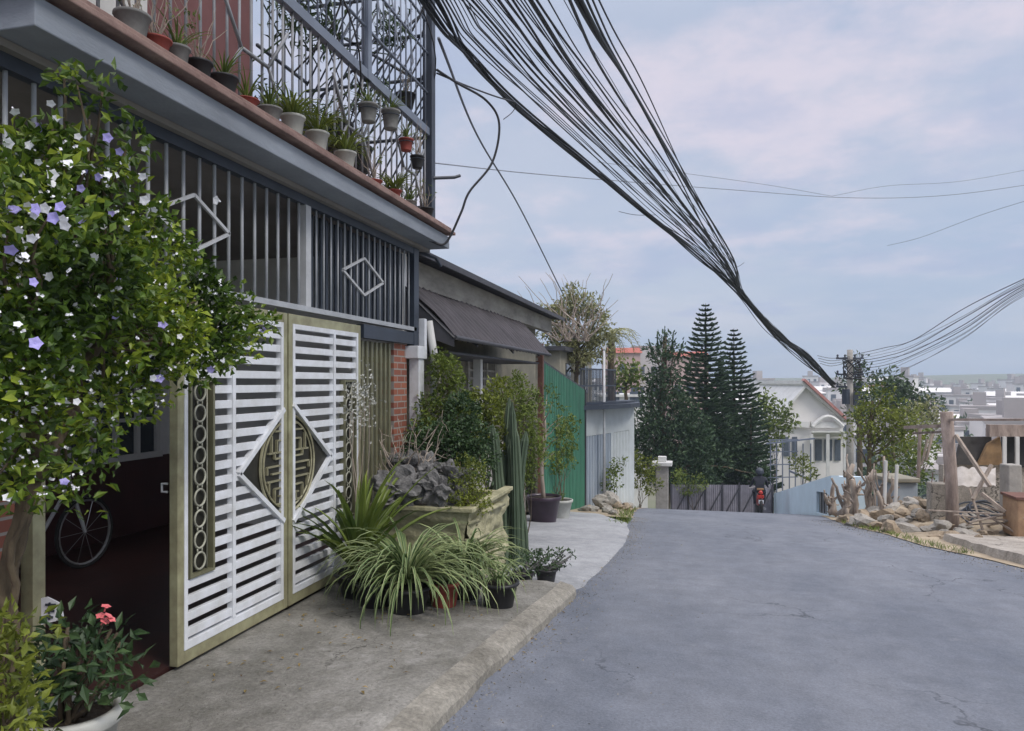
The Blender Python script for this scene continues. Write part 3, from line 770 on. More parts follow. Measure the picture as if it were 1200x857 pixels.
# --- low yellow-green bush bottom left
def bush(name, label, cat, clusters, dens, L, W, m_, loc, group=None, stems=None, shell=.5, up=.3):
    T = thing(name, label, cat, loc, group)
    b_ = MB(); leafcloud(b_, clusters, dens, L, W, shell=shell, up=up); b_.build('foliage', m_, T)
    s_ = MB()
    for c, r_ in clusters:
        for k in range(2):
            p, rr = branch(Vector(loc)+Vector((U(-.05,.05),U(-.05,.05),0)), Vector(c)+in_ball()*r_*.4, .009, .003, 6, .15); s_.tube(p, rr, 5)
    s_.build('stems', M['bark'], T)
    return T
bl = at(0, 905, 2.4)
bush('bush', 'low yellow-green bush at the foot of the flowering tree', 'bush',
     [(at(10,760,2.45), .12), (at(-20,800,2.4), .16), (at(16,800,2.4), .09), (at(0,845,2.3), .11), (at(26,745,2.5), .04), (at(-10,870,2.3), .14)], 9000, .055, .022, L_yel, bl)

# --- white pot with pink-flowered crown of thorns
def pot_profile(r1, r0, h, lip=.015):
    return [(0,0),(r0,0),(r0*1.02,.01),(r0+(r1-r0)*.9,h*.86),(r1+lip*.6,h*.87),(r1+lip,h*.9),(r1+lip,h*.985),(r1+lip*.4,h),(r1-.012,h),(r1-.018,h*.92),(0,h*.90)]
def potted(name, label, loc, r1, r0, h, pm, group=None, lip=.015, n=26, cat='potted plant'):
    T = thing(name, label, cat, loc, group)
    m_ = MB(); pr = pot_profile(r1, r0, h, lip); m_.lathe(loc, pr[:-1], n); po = m_.build('pot', pm, T, smooth=True)
    m_ = MB(); m_.lathe(loc, [(0,h*.90),(r1-.016,h*.90)], n); m_.build('soil', M['soil'], T)
    return T
pc = at(84, 935, 2.85); pc.z = zpave(pc.x, pc.y); hh_ = .34-pc.z
T = potted('potted_plant', 'white ceramic pot with pink-flowered thorny plant at bottom left', (pc.x, pc.y, pc.z), .165, .12, hh_, M['whitepot'], lip=.018)
cl_ = [(at(92,785,2.85), .12), (at(72,760,2.9), .09), (at(122,765,2.85), .09), (at(58,795,2.8), .08), (at(132,795,2.8), .07), (at(90,735,2.9), .05), (at(140,748,2.9), .045)]
m_ = MB(); leafcloud(m_, cl_, 8500, .075, .030, shell=.55, up=.25); m_.build('leaves', L_dark, T)
m_ = MB()
top_ = Vector((pc.x, pc.y, pc.z+hh_*.9))
for c, r_ in cl_:
    for k in range(2): p, rr = branch(top_+in_ball()*.04, Vector(c)+in_ball()*r_, .010, .006, 6, .1); m_.tube(p, rr, 6)
p, rr = branch(top_, at(124,724,2.86), .009, .004, 6, .1); m_.tube(p, rr, 6)
m_.build('stems', M['bark'], T, smooth=True)
for (px, py) in ((124,711),(127,722),(122,728),(130,726),(118,722)):
    f_ = flower_mesh(None, .020); ob = f_.build('flower', M['petalp']); ob.parent = T; ob.location = at(px, py, 2.84)-Vector(T.location)
    ob.rotation_euler = (rad(U(-30,40)), rad(U(-40,40)), U(0,6))
# little seedling leaf on the pavement edge
sp = at(188, 862, 3.25); sp.z = zpave(sp.x, sp.y)
T = thing('seedling', 'small green leafy seedling on the pavement at the bottom edge', 'plant', sp)
m_ = MB()
for k in range(6): m_.leaf(sp+Vector((0,0,.005)), (math.cos(k*1.05)*.45, math.sin(k*1.05)*.45, .9 if k == 0 else .55), (math.cos(k*1.05+3), math.sin(k*1.05+3), .5), .15 if k == 0 else .085, .055)
m_.build('leaves', L_mid, T)

# --- spider plant (variegated), agave/lily, pots
def strap_plant(T, c, n, L, W, rise, droop, mats, seed, R0=.06, mi=(0,1), segs=8):
    rs = random.Random(seed); m_ = MB()
    for i in range(n):
        az = rs.uniform(0, 2*math.pi); r0 = rs.uniform(0, R0)
        t = rs.random()
        m_.blade(Vector(c)+Vector((math.cos(az)*r0, math.sin(az)*r0, 0)), az+rs.uniform(-.25,.25), L*rs.uniform(.6,1.1), W*rs.uniform(.75,1.2),
                 rise[0]+(rise[1]-rise[0])*t, droop*rs.uniform(.75,1.25), segs, mi)
    return m_.build('leaves', mats, T)
for i, (px, py, d, lab, rr_, hh, n, LL) in enumerate([
    (478,735,5.75,'large arching cream-edged spider plant in a black pot, leftmost of the pair by the kerb', .17, .20, 230, .78),
    (545,712,6.25,'smaller arching cream-edged spider plant in a black pot just before the kerb end', .15, .18, 170, .66)]):
    c = at(px, py, d); c.z = zpave(c.x, c.y)
    T = potted('spider_plant', lab, (c.x, c.y, c.z), rr_, rr_*.78, hh, M['blackpot'], 'spider plants on the pavement')
    strap_plant(T, (c.x, c.y, c.z+hh+.03), n, LL, .029, (.35,1.45), 2.7, [L_blade, L_edge], 5+i, .10)
c = at(420, 722, 6.15); c.z = zpave(c.x, c.y)
T = potted('potted_plant', 'broad upright strap-leaved lily in a low dark bowl against the gate', (c.x, c.y, c.z), .19, .13, .20, M['blackpot'])
strap_plant(T, (c.x, c.y, c.z+.2), 44, 1.05, .080, (.8,1.5), 1.0, [L_mid], 9, .07, (0,), 8)
m_ = MB(); m_.blade((c.x+.12, c.y-.15, c.z+.22), -1.2, .32, .10, 1.0, 1.6, 6, (0,)); m_.build('yellow_leaf', M['orange'], T)
c = at(385, 655, 6.5)
# black nursery pots behind / between
for i, (px, py, d, lab, s_) in enumerate([(440,738,5.9,'low round black pot left of the spider plants',.16),(585,735,6.0,'square-shouldered black pot at the kerb below the spider plant',.15),(520,735,5.95,'reddish clay pot half hidden under the spider plant leaves',.13)]):
    c = at(px, py, d); c.z = zpave(c.x, c.y)
    T = potted('flower_pot', lab, (c.x, c.y, c.z), s_, s_*.75, .20, M['redpot'] if i == 2 else M['blackpot'], cat='pot')
    strap_plant(T, (c.x, c.y, c.z+.2), 26, .32, .016, (.5,1.4), 2.4, [L_blade, L_edge], 30+i, .07)

# --- rockery trough
X0, X1, Y0, Y1 = -2.92, -2.02, 6.35, 7.75
TRG = thing('rockery_planter', 'olive sculpted stone trough holding a grey rockery beside the slat fence', 'planter', ((X0+X1)/2, (Y0+Y1)/2, -.4))
ztop = .45
def rocky(mb, fn, nu, nv):
    mb.grid(fn, nu, nv)
m_ = MB()
def dsp(p, n_, a=.035):
    p = Vector(p); k = noise.noise(Vector((p.x*3, p.y*3, p.z*9)))*a+abs(noise.noise(Vector((p.x*9, p.y*9, p.z*22))))*a*.8
    return p+Vector(n_)*k
def fr1(u, v):
    z = -.45+v*(ztop+.45); fl = .06*sm((v-.75)*4); return dsp((X0-.02+(X1-X0+.02)*u+fl*u, Y0-fl, z), (0,-1,0))
def fr2(u, v):
    z = -.45+v*(ztop+.45); fl = .06*sm((v-.75)*4); return dsp((X1+fl, Y0-fl*(1-u)+(Y1-Y0)*u, z), (1,0,0), .075)
m_.grid(fr1, 30, 26); m_.grid(fr2, 40, 26)
m_.box(X0,X1-.02,Y1-.05,Y1,-.4,ztop-.02)
# ledges of flat stones (sculpted cascade look)
for k in range(16):
    z = ztop-.03-.052*k; y0 = Y0+U(-.02,.3); y1 = min(Y1, y0+U(.4,1.1)); dx = U(.02,.09)
    m_.prism([(X1+.0,y0,z),(X1+dx,y0+.05,z-.01),(X1+dx*1.1,y1-.06,z-.05),(X1,y1,z-.04)], (0,0,.032))
tr = m_.build('trough', M['troughm'], TRG, smooth=True)
m_ = MB(); m_.box(X0-.02,X1+.10,Y0-.09,Y0+.03,ztop-.012,ztop+.03); m_.box(X1+.0,X1+.10,Y0+.03,Y1,ztop-.012,ztop+.028); m_.build('rim', M['troughm'], TRG, bevel=.008)
m_ = MB(); m_.box(X0,X1+.0,Y0+.03,Y1-.05,ztop-.1,ztop-.035); m_.build('soil', M['soil'], TRG)
def rock_mesh(mb, c, sx, sy, sz, seed, sub=3, rough=.35, mi=0):
    bm = bmesh.new(); bmesh.ops.create_icosphere(bm, subdivisions=sub, radius=1); s_ = Vector((seed*3.1, seed*1.7, seed*.9))
    for v in bm.verts:
        k = 1+noise.noise(v.co*1.1+s_)*rough*1.4+noise.noise(v.co*3.2+s_)*rough*.6
        v.co = Vector((v.co.x*sx*k, v.co.y*sy*k, v.co.z*sz*k))
    bm.verts.index_update()
    mb.add([Vector(c)+v.co for v in bm.verts], [[v.index for v in f.verts] for f in bm.faces], mi); bm.free()
RK = thing('rockery_stone', 'craggy grey rockery boulders standing in the olive trough', 'rock', ((X0+X1)/2, Y0+.3, ztop-.04))
m_ = MB()
for k, (px, py, d, s_) in enumerate([(462,575,6.75,.16),(488,570,6.85,.20),(515,575,6.75,.17),(530,560,6.9,.13),(475,545,7.0,.14),(500,548,7.0,.15),(452,590,6.7,.09)]):
    rock_mesh(m_, at(px, py, d), s_*.95, s_*.75, s_*.85, k+2, 4, .85)
m_.build('boulders', M['rock'], RK, smooth=False)
# bonsai twigs above rocks
def bush_at(name, lab, cat, spots, dens, L, W, mm, foot, group=None, up=.3, shell=.5):
    return bush(name, lab, cat, [(at(px,py,d), r_/F*d) for px,py,r_,d in spots], dens, L, W, mm, foot, group, up=up, shell=shell)
bush_at('shrub', 'bright feathery yellow-green shrub at right end of the olive trough', 'shrub', [(545,575,22,6.8),(555,555,16,6.9),(540,545,12,6.9),(560,585,16,6.8),(530,590,12,6.7)], 22000, .038, .016, L_yel, at(550,600,7.0))
bush_at('shrub', 'tall yellow-green leafy shrub under the plum awning behind the rockery', 'shrub', [(522,440,20,8.4),(530,470,22,8.4),(505,480,18,8.2),(540,500,24,8.3),(515,425,12,8.4),(500,510,20,8.1)], 17000, .055, .028, L_mid, at(525,600,8.2))
bush_at('shrub', 'dark blue-green bushy plant behind the grey rockery boulders', 'shrub', [(525,525,30,7.7),(550,515,24,7.8),(500,525,24,7.6),(560,540,22,7.6),(540,485,20,8.0)], 14000, .060, .034, L_dark, at(530,600,7.7))
bush_at('shrub', 'lime-green leafy shrub between the dark bush and the tall cactus', 'shrub', [(572,480,16,8.7),(575,505,18,8.7),(570,530,18,8.6),(585,460,14,8.9),(560,470,12,8.9)], 13000, .065, .034, L_yel, at(572,610,8.6))
bush_at('shrub', 'loose green shrub growing up in front of the pale post by the green fence', 'shrub', [(600,475,20,9.8),(612,500,22,9.8),(620,470,14,10),(608,450,12,10),(622,530,20,9.6),(612,560,18,9.5)], 12500, .06, .026, L_mid, at(612,640,9.4))
# grey twiggy bonsai
bo = at(470, 585, 6.9)
T = thing('bonsai', 'bare grey twiggy bonsai above the rockery boulders', 'tree', bo)
m_ = MB()
for k in range(26):
    tip = at(U(440,520), U(480,560), U(6.7,7.2)); p, rr = branch(bo+in_ball()*.08, tip, .011, .0025, 8, .22); m_.tube(p, rr, 5)
    for q_ in range(3):
        i_ = random.randint(3, 7); p2, r2 = branch(p[i_], p[i_]+rand_dir(.4)*.14, .004, .0015, 4, .2); m_.tube(p2, r2, 4)
m_.build('branches', M['greywood'], T, smooth=True)
m_ = MB(); leafcloud(m_, [(at(480,520,6.9), .13), (at(505,500,7.0), .12), (at(455,540,6.8), .09)], 2600, .03, .014); m_.build('leaves', L_dark, T)
# white blossoms spray by the gate edge
T = thing('flower_spray', 'pale dried flower spray climbing the gate edge beside the slat fence', 'plant', onx(415,700,XF+.14))
m_ = MB(); ft = onx(415,700,XF+.14)
for k in range(5): p, rr = branch(ft, onx(U(410,435), U(455,500), XF+.16), .006, .003, 8, .06); m_.tube(p, rr, 4)
m_.build('stems', M['greywood'], T)
m_ = MB()
for k in range(240):
    q_ = onx(424+random.gauss(0,9), 472+random.gauss(0,17), XF+.16+U(-.07,.07)); m_.leaf(q_, rand_dir(), rand_dir(), .035, .022)
m_.build('blossom', M['whitepot'], T)

# --- cactus clump
cb = at(598, 658, 8.55); cb.z = zr(cb.y)+.03
T = thing('cactus', 'clump of dark columnar cactus beside the concrete ramp', 'cactus', cb)
m_ = MB()
def cactus_col(c0, h, r0, lean, seed):
    n = 14; rs = random.Random(seed); N_ = 16
    vs = []; rows = 14
    for i in range(rows+1):
        t = i/rows; zz = h*t; k = r0*(1-.25*t)*(1 if t < .93 else (1-((t-.93)/.07)**2*.75))*(1+.07*math.sin(t*17+seed))
        for j in range(N_):
            a = 2*math.pi*j/N_; rr = k*(1 if j % 2 == 0 else .72); vs.append((c0[0]+lean[0]*t*t+rr*math.cos(a), c0[1]+lean[1]*t*t+rr*math.sin(a), c0[2]+zz))
    fs = [(i*N_+j, i*N_+(j+1) % N_, (i+1)*N_+(j+1) % N_, (i+1)*N_+j) for i in range(rows) for j in range(N_)]
    fs.append(tuple(rows*N_+j for j in range(N_)))
    m_.add(vs, fs)
for k in range(24):
    a = U(0, 6.28); rr = U(0, .27); h = U(.7, 1.6) if k > 8 else U(1.4, 1.95)
    cactus_col((cb.x+rr*math.cos(a)*.8, cb.y+rr*math.sin(a), cb.z), h, U(.045,.065), (U(-.1,.1), U(-.1,.1)), k)
m_.build('stems', M['cactus'], T)
# crown-of-thorns row along the kerb end
for i, (px, py, d) in enumerate([(612,700,7.2),(640,692,7.45)]):
    c = at(px, py, d); c.z = zpave(c.x, c.y) if c.y < 6.95 else zr(c.y)+.04
    T = potted('potted_plant', ['grey-green succulent in a dark trough pot before the pale ramp','grey-green succulent sprawling from a dark pot at the kerb end'][i], (c.x, c.y, c.z), .11, .085, .13, M['blackpot'])
    m_ = MB(); cl2 = [(Vector((c.x, c.y, c.z+.20)), .13), (Vector((c.x+.12, c.y+.08, c.z+.22)), .10), (Vector((c.x-.12, c.y-.05, c.z+.17)), .10), (Vector((c.x+.2, c.y+.1, c.z+.27)), .05)]
    leafcloud(m_, cl2, 9000, .045, .022, shell=.6); m_.build('leaves', L_dark, T)
    m_ = MB()
    for q_, r_ in cl2:
        for k in range(3): p, rr = branch((c.x, c.y, c.z+.1), q_+in_ball()*r_, .012, .006, 5, .1); m_.tube(p, rr, 6)
    m_.build('stems', M['rock'], T)

# --- purple pot with thin tree, white pot
c = at(637, 607, 13.3); c.z = zr(c.y)+.03
T = potted('potted_tree', 'slim leafy tree in a big dark plum pot before the green fence', (c.x, c.y, c.z), .31, .22, .47, M['purplepot'], cat='potted tree')
m_ = MB(); p, rr = branch((c.x, c.y, c.z+.4), (c.x+.02, c.y, c.z+1.9), .04, .02, 8, .04); m_.tube(p, rr, 7)
CLt = []
for k in range(9):
    q_ = Vector((c.x, c.y, c.z+1.25+k*.13))+Vector((U(-.32,.32), U(-.32,.32), 0)); p, rr = branch((c.x+.01, c.y, c.z+1.1+k*.1), q_, .012, .004, 5, .1); m_.tube(p, rr, 5); CLt.append((q_, U(.12,.2)))
m_.build('trunk', M['greywood'], T, smooth=True)
m_ = MB(); leafcloud(m_, CLt, 2300, .08, .035); m_.build('leaves', L_mid, T)
c = at(656, 600, 14.1); c.z = zr(c.y)+.03
T = potted('flower_pot', 'wide white pot standing behind the dark plum pot', (c.x, c.y, c.z), .24, .17, .36, M['whitepot'], cat='pot')
strap_plant(T, (c.x, c.y, c.z+.33), 14, .3, .03, (.7,1.4), 1.2, [L_mid], 77, .08, (0,))

# ------------------------------------------------------------------ pots on the balcony ledge
def ledge_pot(px, kind, r_=.085, h=.15, X=-2.86, z=3.38, leaf=None, hang=False, lab=None, grp=None, py=100):
    p = onx(px, py, X); loc = Vector((X, p.y, z))
    T = potted('potted_plant', lab, loc, r_, r_*.72, h, kind, grp, lip=.008, n=18)
    if leaf == 'fern':
        strap_plant(T, loc+Vector((0,0,h)), 70, .30, .017, (.5,1.45), 2.3, [L_mid, L_yel], int(px), .06, (0,1), 6)
    elif leaf == 'tuft':
        strap_plant(T, loc+Vector((0,0,h)), 24, .22, .012, (.7,1.5), 1.4, [L_mid], int(px), .03, (0,), 5)
    elif leaf == 'twig':
        m_ = MB()
        for k in range(12): q, rr = branch(loc+Vector((0,0,h*.8)), loc+Vector((U(-.12,.12), U(-.15,.15), h+U(.15,.42))), .004, .0015, 5, .15); m_.tube(q, rr, 4)
        m_.build('stems', M['greywood'], T)
        m_ = MB(); leafcloud(m_, [(loc+Vector((0,0,h+.18)), .11)], 3000, .03, .015); m_.build('leaves', L_mid, T)
    if hang:
        m_ = MB(); m_.tube([(X-.11, p.y-.03, z+h*.7), (X-.1, p.y-.03, z+h+.05), (X-.0, p.y, z+h*.9)], .005, 4)
        m_.tube([(X+r_*1.05*math.cos(t*math.pi/8), p.y+r_*1.05*math.sin(t*math.pi/8), z+h*.7) for t in range(16)], .005, 4, closed=True); m_.build('hanger', M['navy'], T)
ledge_pot(155, M['greypot'], .085, .14, leaf='twig', lab='grey pot of twigs nearest the left corner of the balcony ledge', py=20)
ledge_pot(183, M['redpot'], .075, .09, leaf='twig', lab='shallow red clay pot on the ledge left of the grey pots', py=50)
ledge_pot(208, M['greypot'], .065, .12, leaf='tuft', lab='small grey pot on the ledge just right of the shallow red one', py=70)
ledge_pot(234, M['blackpot'], .070, .12, leaf='twig', lab='small black pot with pale twigs on the balcony ledge', py=80)
ledge_pot(262, M['blackpot'], .085, .12, leaf='tuft', lab='wide black pot between the twig pot and the stacked clay pot', py=95)
ledge_pot(289, M['redpot'], .075, .07, leaf='tuft', lab='low red clay pot in middle of the balcony ledge', py=115)
ledge_pot(316, M['greypot'], .080, .11, leaf='tuft', lab='dark grey pot just left of the white fern pots', py=130)
ledge_pot(343, M['whitepot'], .085, .16, leaf='fern', lab='white pot with bright green fern, leftmost of the three', py=150)
ledge_pot(372, M['whitepot'], .085, .16, leaf='fern', lab='white pot with bright green fern, middle of the three', py=170)
ledge_pot(405, M['whitepot'], .085, .15, leaf='fern', lab='white pot with bright green fern, rightmost of the three', py=190)
ledge_pot(438, M['redpot'], .075, .06, leaf='twig', lab='shallow red dish of twigs right of the fern pots', py=205)
ledge_pot(462, M['redpot'], .070, .09, leaf='fern', lab='red pot with a small fern near the right end of the ledge', py=220)
ledge_pot(480, M['greypot'], .065, .08, leaf='tuft', lab='grey pot with grass tuft second from right end of the ledge', py=230)
ledge_pot(500, M['blackpot'], .075, .12, leaf='twig', lab='black pot at the right end of the balcony ledge', py=238)
ledge_pot(432, M['greypot'], .080, .16, X=-2.84, z=3.92, leaf='tuft', hang=True, lab='grey cement pot hung on the balcony bars, left of the pair', py=155)
ledge_pot(458, M['greypot'], .085, .18, X=-2.84, z=4.02, leaf='tuft', hang=True, lab='grey cement pot hung on the balcony bars, right of the pair', py=155)
ledge_pot(476, M['redpot'], .070, .12, X=-2.84, z=3.93, leaf='tuft', hang=True, lab='red pot hung on the balcony bars near the corner post', py=185)
ledge_pot(489, M['blackpot'], .070, .13, X=-2.84, z=3.84, leaf='twig', hang=True, lab='black pot hung on the balcony bars beside the corner post', py=195)
ledge_pot(362, M['steelblue'], .13, .30, X=-3.3, z=3.6, leaf='tuft', lab='pale blue bucket standing behind the balcony bars above the ferns', py=110)
ledge_pot(475, M['blackpot'], .12, .16, X=-3.25, z=4.75, leaf='twig', lab='black pot high inside the balcony cage near the corner post', py=100)
ledge_pot(395, M['blackpot'], .16, .3, X=-3.5, z=3.9, leaf='twig', lab='large black tub on a stand behind the balcony bars', py=100)
ledge_pot(420, M['blackpot'], .15, .28, X=-3.6, z=3.9, leaf='twig', lab='black tub deep inside the balcony cage left of the hanging pots', py=100)

# ------------------------------------------------------------------ NEIGHBOUR HOUSE
H2 = thing('house', 'low grey house with plum awning beside the balcony house', 'house', (-3.5, 11.5, -.9))
mb = MB(); mb.box(-3.55,-3.40,8.2,17.6,2.80,3.12); mb.build('eaves_band', M['bandgrey'], H2)
mb = MB()
n = 60
mb.grid(lambda u, v: (-3.15-v*4.5, 8.15+u*9.8, 3.16+v*.5+.018*math.cos(u*2*math.pi*60)), 360, 2)
mb.grid(lambda u, v: (-3.15-v*4.5, 8.15+u*9.8, 3.13+v*.5+.018*math.cos(u*2*math.pi*60)), 360, 2)
mb.box(-3.16,-3.13,8.15,17.9,3.09,3.17)
mb.build('roof', M['roofdark'], H2)
mb = MB(); mb.box(-3.95,-3.80,8.2,17.6,-1.6,2.9); mb.box(-7,-3.9,17.5,17.6,-2,3.4); mb.box(-7,-3.9,8.2,8.3,-1,3.2); mb.build('wall', M['beige'], H2)
# vent window
wy0, wy1, wz0, wz1 = 12.0, 13.7, .95, 1.95; X = -3.78
mb = MB()
for k in range(4):
    y = wy0+(wy1-wy0)*k/3; mb.box(X-.02,X+.04,y-.05,y+.05,wz0,wz1)
mb.box(X-.02,X+.045,wy0-.05,wy1+.05,wz0-.08,wz0); mb.box(X-.02,X+.045,wy0-.05,wy1+.05,wz1,wz1+.08)
for k in range(1,7): mb.box(X-.018,X+.03,wy0,wy1,wz0+k*.143-.018,wz0+k*.143+.018)
for k in range(1,12): y = wy0+(wy1-wy0)*k/12; mb.box(X-.016,X+.028,y-.015,y+.015,wz0,wz1)
w = mb.build('window', M['bandgrey'], H2)
mb = MB(); mb.box(X-.018,X-.008,wy0,wy1,wz0,wz1); mb.build('pane', M['dark'], w)  # near-black sheet standing in for the shade behind the vent grid
# awning: corrugated sheet
mb = MB()
def aw(u, v):
    y0, y1 = 8.02+v*.12, 14.2-v*.3
    return (-3.42+v*.70, y0+(y1-y0)*u, 2.80-v*.68+.04*math.sin(v*math.pi)+.028*math.cos(u*2*math.pi*27)+.03*noise.noise(Vector((u*5,v*2,0))))
mb.grid(aw, 320, 6); mb.grid(lambda u, v: tuple(Vector(aw(u, v))-Vector((0,0,.012))), 320, 6)
A = mb.build('awning', M['awning'], H2)
mb = MB()
e0, e1 = Vector(aw(0,1)), Vector(aw(1,1)); mb.tube([e0+Vector((.01,0,-.03)), e1+Vector((.01,0,-.03))], .028, 8); 
for k in range(7):
    u = k/6; mb.tube([Vector(aw(u,0))-Vector((0,0,.03)), Vector(aw(u,1))-Vector((0,0,.035))], .015, 5)
mb.prism([Vector(aw(0,0)), Vector(aw(0,1)), Vector(aw(0,1))-Vector((0,0,.14)), Vector(aw(0,0))-Vector((0,0,.55))], (0,.01,0))
mb.box(-3.80,-2.95,8.6,14.0,1.95,1.98)
mb.build('awning_frame', M['roofdark'], A)
mb = MB(); mb.box(-3.35,-3.23,10.95,11.07,-1.2,2.0); mb.build('post', M['whitep'], H2)
mb = MB(); mb.box(-2.99,-2.89,14.05,14.15,-1.3,2.35); mb.build('rusty_post', M['rustpost'], H2)
mb = MB(); mb.box(-3.8,-3.0,8.4,8.5,1.75,1.9); mb.box(-3.75,-3.0,8.4,8.46,-.8,1.75); mb.build('side_panel', M['beige'], H2)
for k in range(3): mb = MB(); mb.tube([(-3.0,14.1,2.2-.1*k),(-3.4,15.8,2.25-.1*k)], .015, 5); mb.build('brace', M['rustpost'], H2)
mb = MB(); mb.tube([(-3.12,8.0,3.1),(-2.95,8.15,3.05),(-2.9,8.2,2.95)], .02, 6); mb.build('roof_bracket', M['navy'], H2)

# low wall behind the planter so the ground floor is closed
mb = MB(); mb.box(-3.35,-3.22,8.2,14.0,-1.1,.55); tag(mb.build('garden_wall', M['bandgrey']), 'low grey garden wall behind the shrubs under the awning', 'wall')

# green corrugated fence
GF = thing('metal_fence', 'green corrugated metal fence stepping down the hill behind the plum pot', 'fence', (-3.0, 16.8, -1.2))
def corr(name, m_, parent, P, Q, zt0, zt1, zb0, zb1, waves, amp=.02, th=.004):
    P = Vector(P); Q = Vector(Q); d = (Q-P); nrm = Vector((d.y, -d.x, 0)).normalized()
    mb = MB()
    def fn(u, v):
        p = P+d*u+nrm*amp*(1 if (u*waves) % 1 < .5 else -1)*min(1, 1)
        return (p.x, p.y, (zb0+(zb1-zb0)*u)*(1-v)+(zt0+(zt1-zt0)*u)*v)
    mb.grid(fn, waves*8, 1)
    mb.grid(lambda u, v: tuple(Vector(fn(u, v))-nrm*th), waves*8, 1)
    return mb.build(name, m_, parent)
corr('sheet', M['greens'], GF, (-2.98,14.5,0), (-2.85,19.2,0), 2.0, 1.40, -1.12, -1.85, 26, .018)
mb = MB(); mb.bar((-3.0,14.5,2.02),(-2.87,19.2,1.42),.05); mb.bar((-3.03,14.5,.6),(-2.9,19.2,0),.04); mb.box(-3.02,-2.95,14.42,14.49,-1.2,2.05)
mb.box(-2.88,-2.80,19.22,19.30,-1.9,1.4)
mb.build('frame', M['roofdark'], GF)
bush_at('vine', 'leafy creeper hanging over the green corrugated fence', 'climbing plant', [(660,520,16,16),(650,545,12,15.5),(668,500,10,17),(655,500,10,16),(667,540,8,17)], 5500, .07, .05, L_mid, at(655,590,15.6))

# pale wall with grey-blue metal gate and canopy
W2 = thing('pale_gate_wall', 'pale wall with grey-blue sheet gates below a dark flat canopy', 'wall', (-2.4, 21.5, -2.1))
P0 = at(678, 592, 19.4); P1 = at(741, 590, 22.6)
dv = (P1-P0); dv.z = 0; nn = Vector((dv.y, -dv.x, 0)).normalized()
def wallquad(mb, u0, u1, z0a, z1a, th=.12, off=0):
    a = P0+dv*u0; b_ = P0+dv*u1
    o_ = nn*off
    mb.prism([Vector((a.x, a.y, z0a))+o_, Vector((b_.x, b_.y, z0a))+o_, Vector((b_.x, b_.y, z1a))+o_, Vector((a.x, a.y, z1a))+o_], -nn*th)
mb = MB(); wallquad(mb, 0, 1, .15, .85); wallquad(mb, .56, .62, -2.8, .15); wallquad(mb, .93, 1, -2.8, .15); wallquad(mb, -.03, 0, -2.8, .85)
mb.prism([P1+UP*0+Vector((0,0,-P1.z-2.8)), P1+Vector((-3,2.0,-P1.z-2.8)), P1+Vector((-3,2.0,-P1.z+.85)), P1+Vector((0,0,-P1.z+.85))], (.05,.1,0))
mb.build('wall', M['palesheet'], W2)
a = P0+dv*0.0; b_ = P0+dv*.56
corr('gate_leaf', M['bluesheet'], W2, (a.x, a.y, 0), (b_.x, b_.y, 0), .14, .14, -2.6, -2.6, 12, .015)
a = P0+dv*.62; b_ = P0+dv*.93
corr('gate_leaf', M['palesheet'], W2, (a.x, a.y, 0), (b_.x, b_.y, 0), .14, .14, -2.6, -2.6, 5, .012)
mb = MB(); c0 = P0+nn*.7; c1 = P1+nn*.5
ring = [P0-dv*.05-nn*.2, P0-dv*.05+nn*.15, P0+dv*.25+nn*.45, P0+dv*.6+nn*.55, P0+dv*.9+nn*.4, P1+dv*.08+nn*.1, P1+dv*.05-nn*.4]
mb.prism([Vector((p.x, p.y, .87)) for p in ring], (0,0,.12)); mb.prism([Vector((p.x, p.y, .995)) for p in [P0-nn*.3, P0+nn*.05, P0+dv*.3+nn*.25, P0+dv*.7+nn*.3, P1+nn*.1, P1-nn*.3]], (0,0,.06))
mb.build('canopy', M['navy'], W2)
mb = MB()
for k in range(26):
    p = P0+dv*(k/25*.62)+nn*.05; mb.box(p.x-.012,p.x+.012,p.y-.012,p.y+.012,1.055,1.95)
for zz in (1.95, 1.5): a = P0+nn*.05; b_ = P0+dv*.62+nn*.05; mb.bar((a.x,a.y,zz),(b_.x,b_.y,zz),.04)
mb.build('balustrade', M['navy'], W2)
# building behind with terrace
B3 = thing('house', 'beige set-back house with terrace above the grey-blue gates', 'house', (-4.6, 25, 0))
mb = MB(); a = P0-nn*1.6; mb.box(-8.5,-4.0,22,29,-3,2.55); mb.build('wall', M['beige'], B3)
mb = MB(); mb.box(-8.7,-3.8,21.8,29.2,2.55,2.68); mb.build('roof', M['roofdark'], B3)
for y in (23,25,27): mb = MB(); mb.box(-4.0,-3.97,y,y+.9,1.2,2.2); mb.build('window', M['glass'], B3)
for x in (-7.5,-5.6): mb = MB(); mb.box(x,x+.8,21.97,22.0,1.2,2.2); mb.build('window', M['glass'], B3)
# thin lamp pole
lp = at(708, 545, 20.3)
T = thing('street_pole', 'thin pale metal pole in front of the dark balustrade', 'pole', Vector((lp.x, lp.y, -2)))
mb = MB(); mb.tube([(lp.x, lp.y, -2.0), (lp.x, lp.y, 2.5)], [.04,.03], 8); mb.build('shaft', M['lgreym'], T, smooth=True)
mb = MB(); mb.tube([(lp.x, lp.y, 2.5), (lp.x+.05, lp.y, 2.62)], [.05,.02], 8); mb.build('cap', M['lgreym'], T)

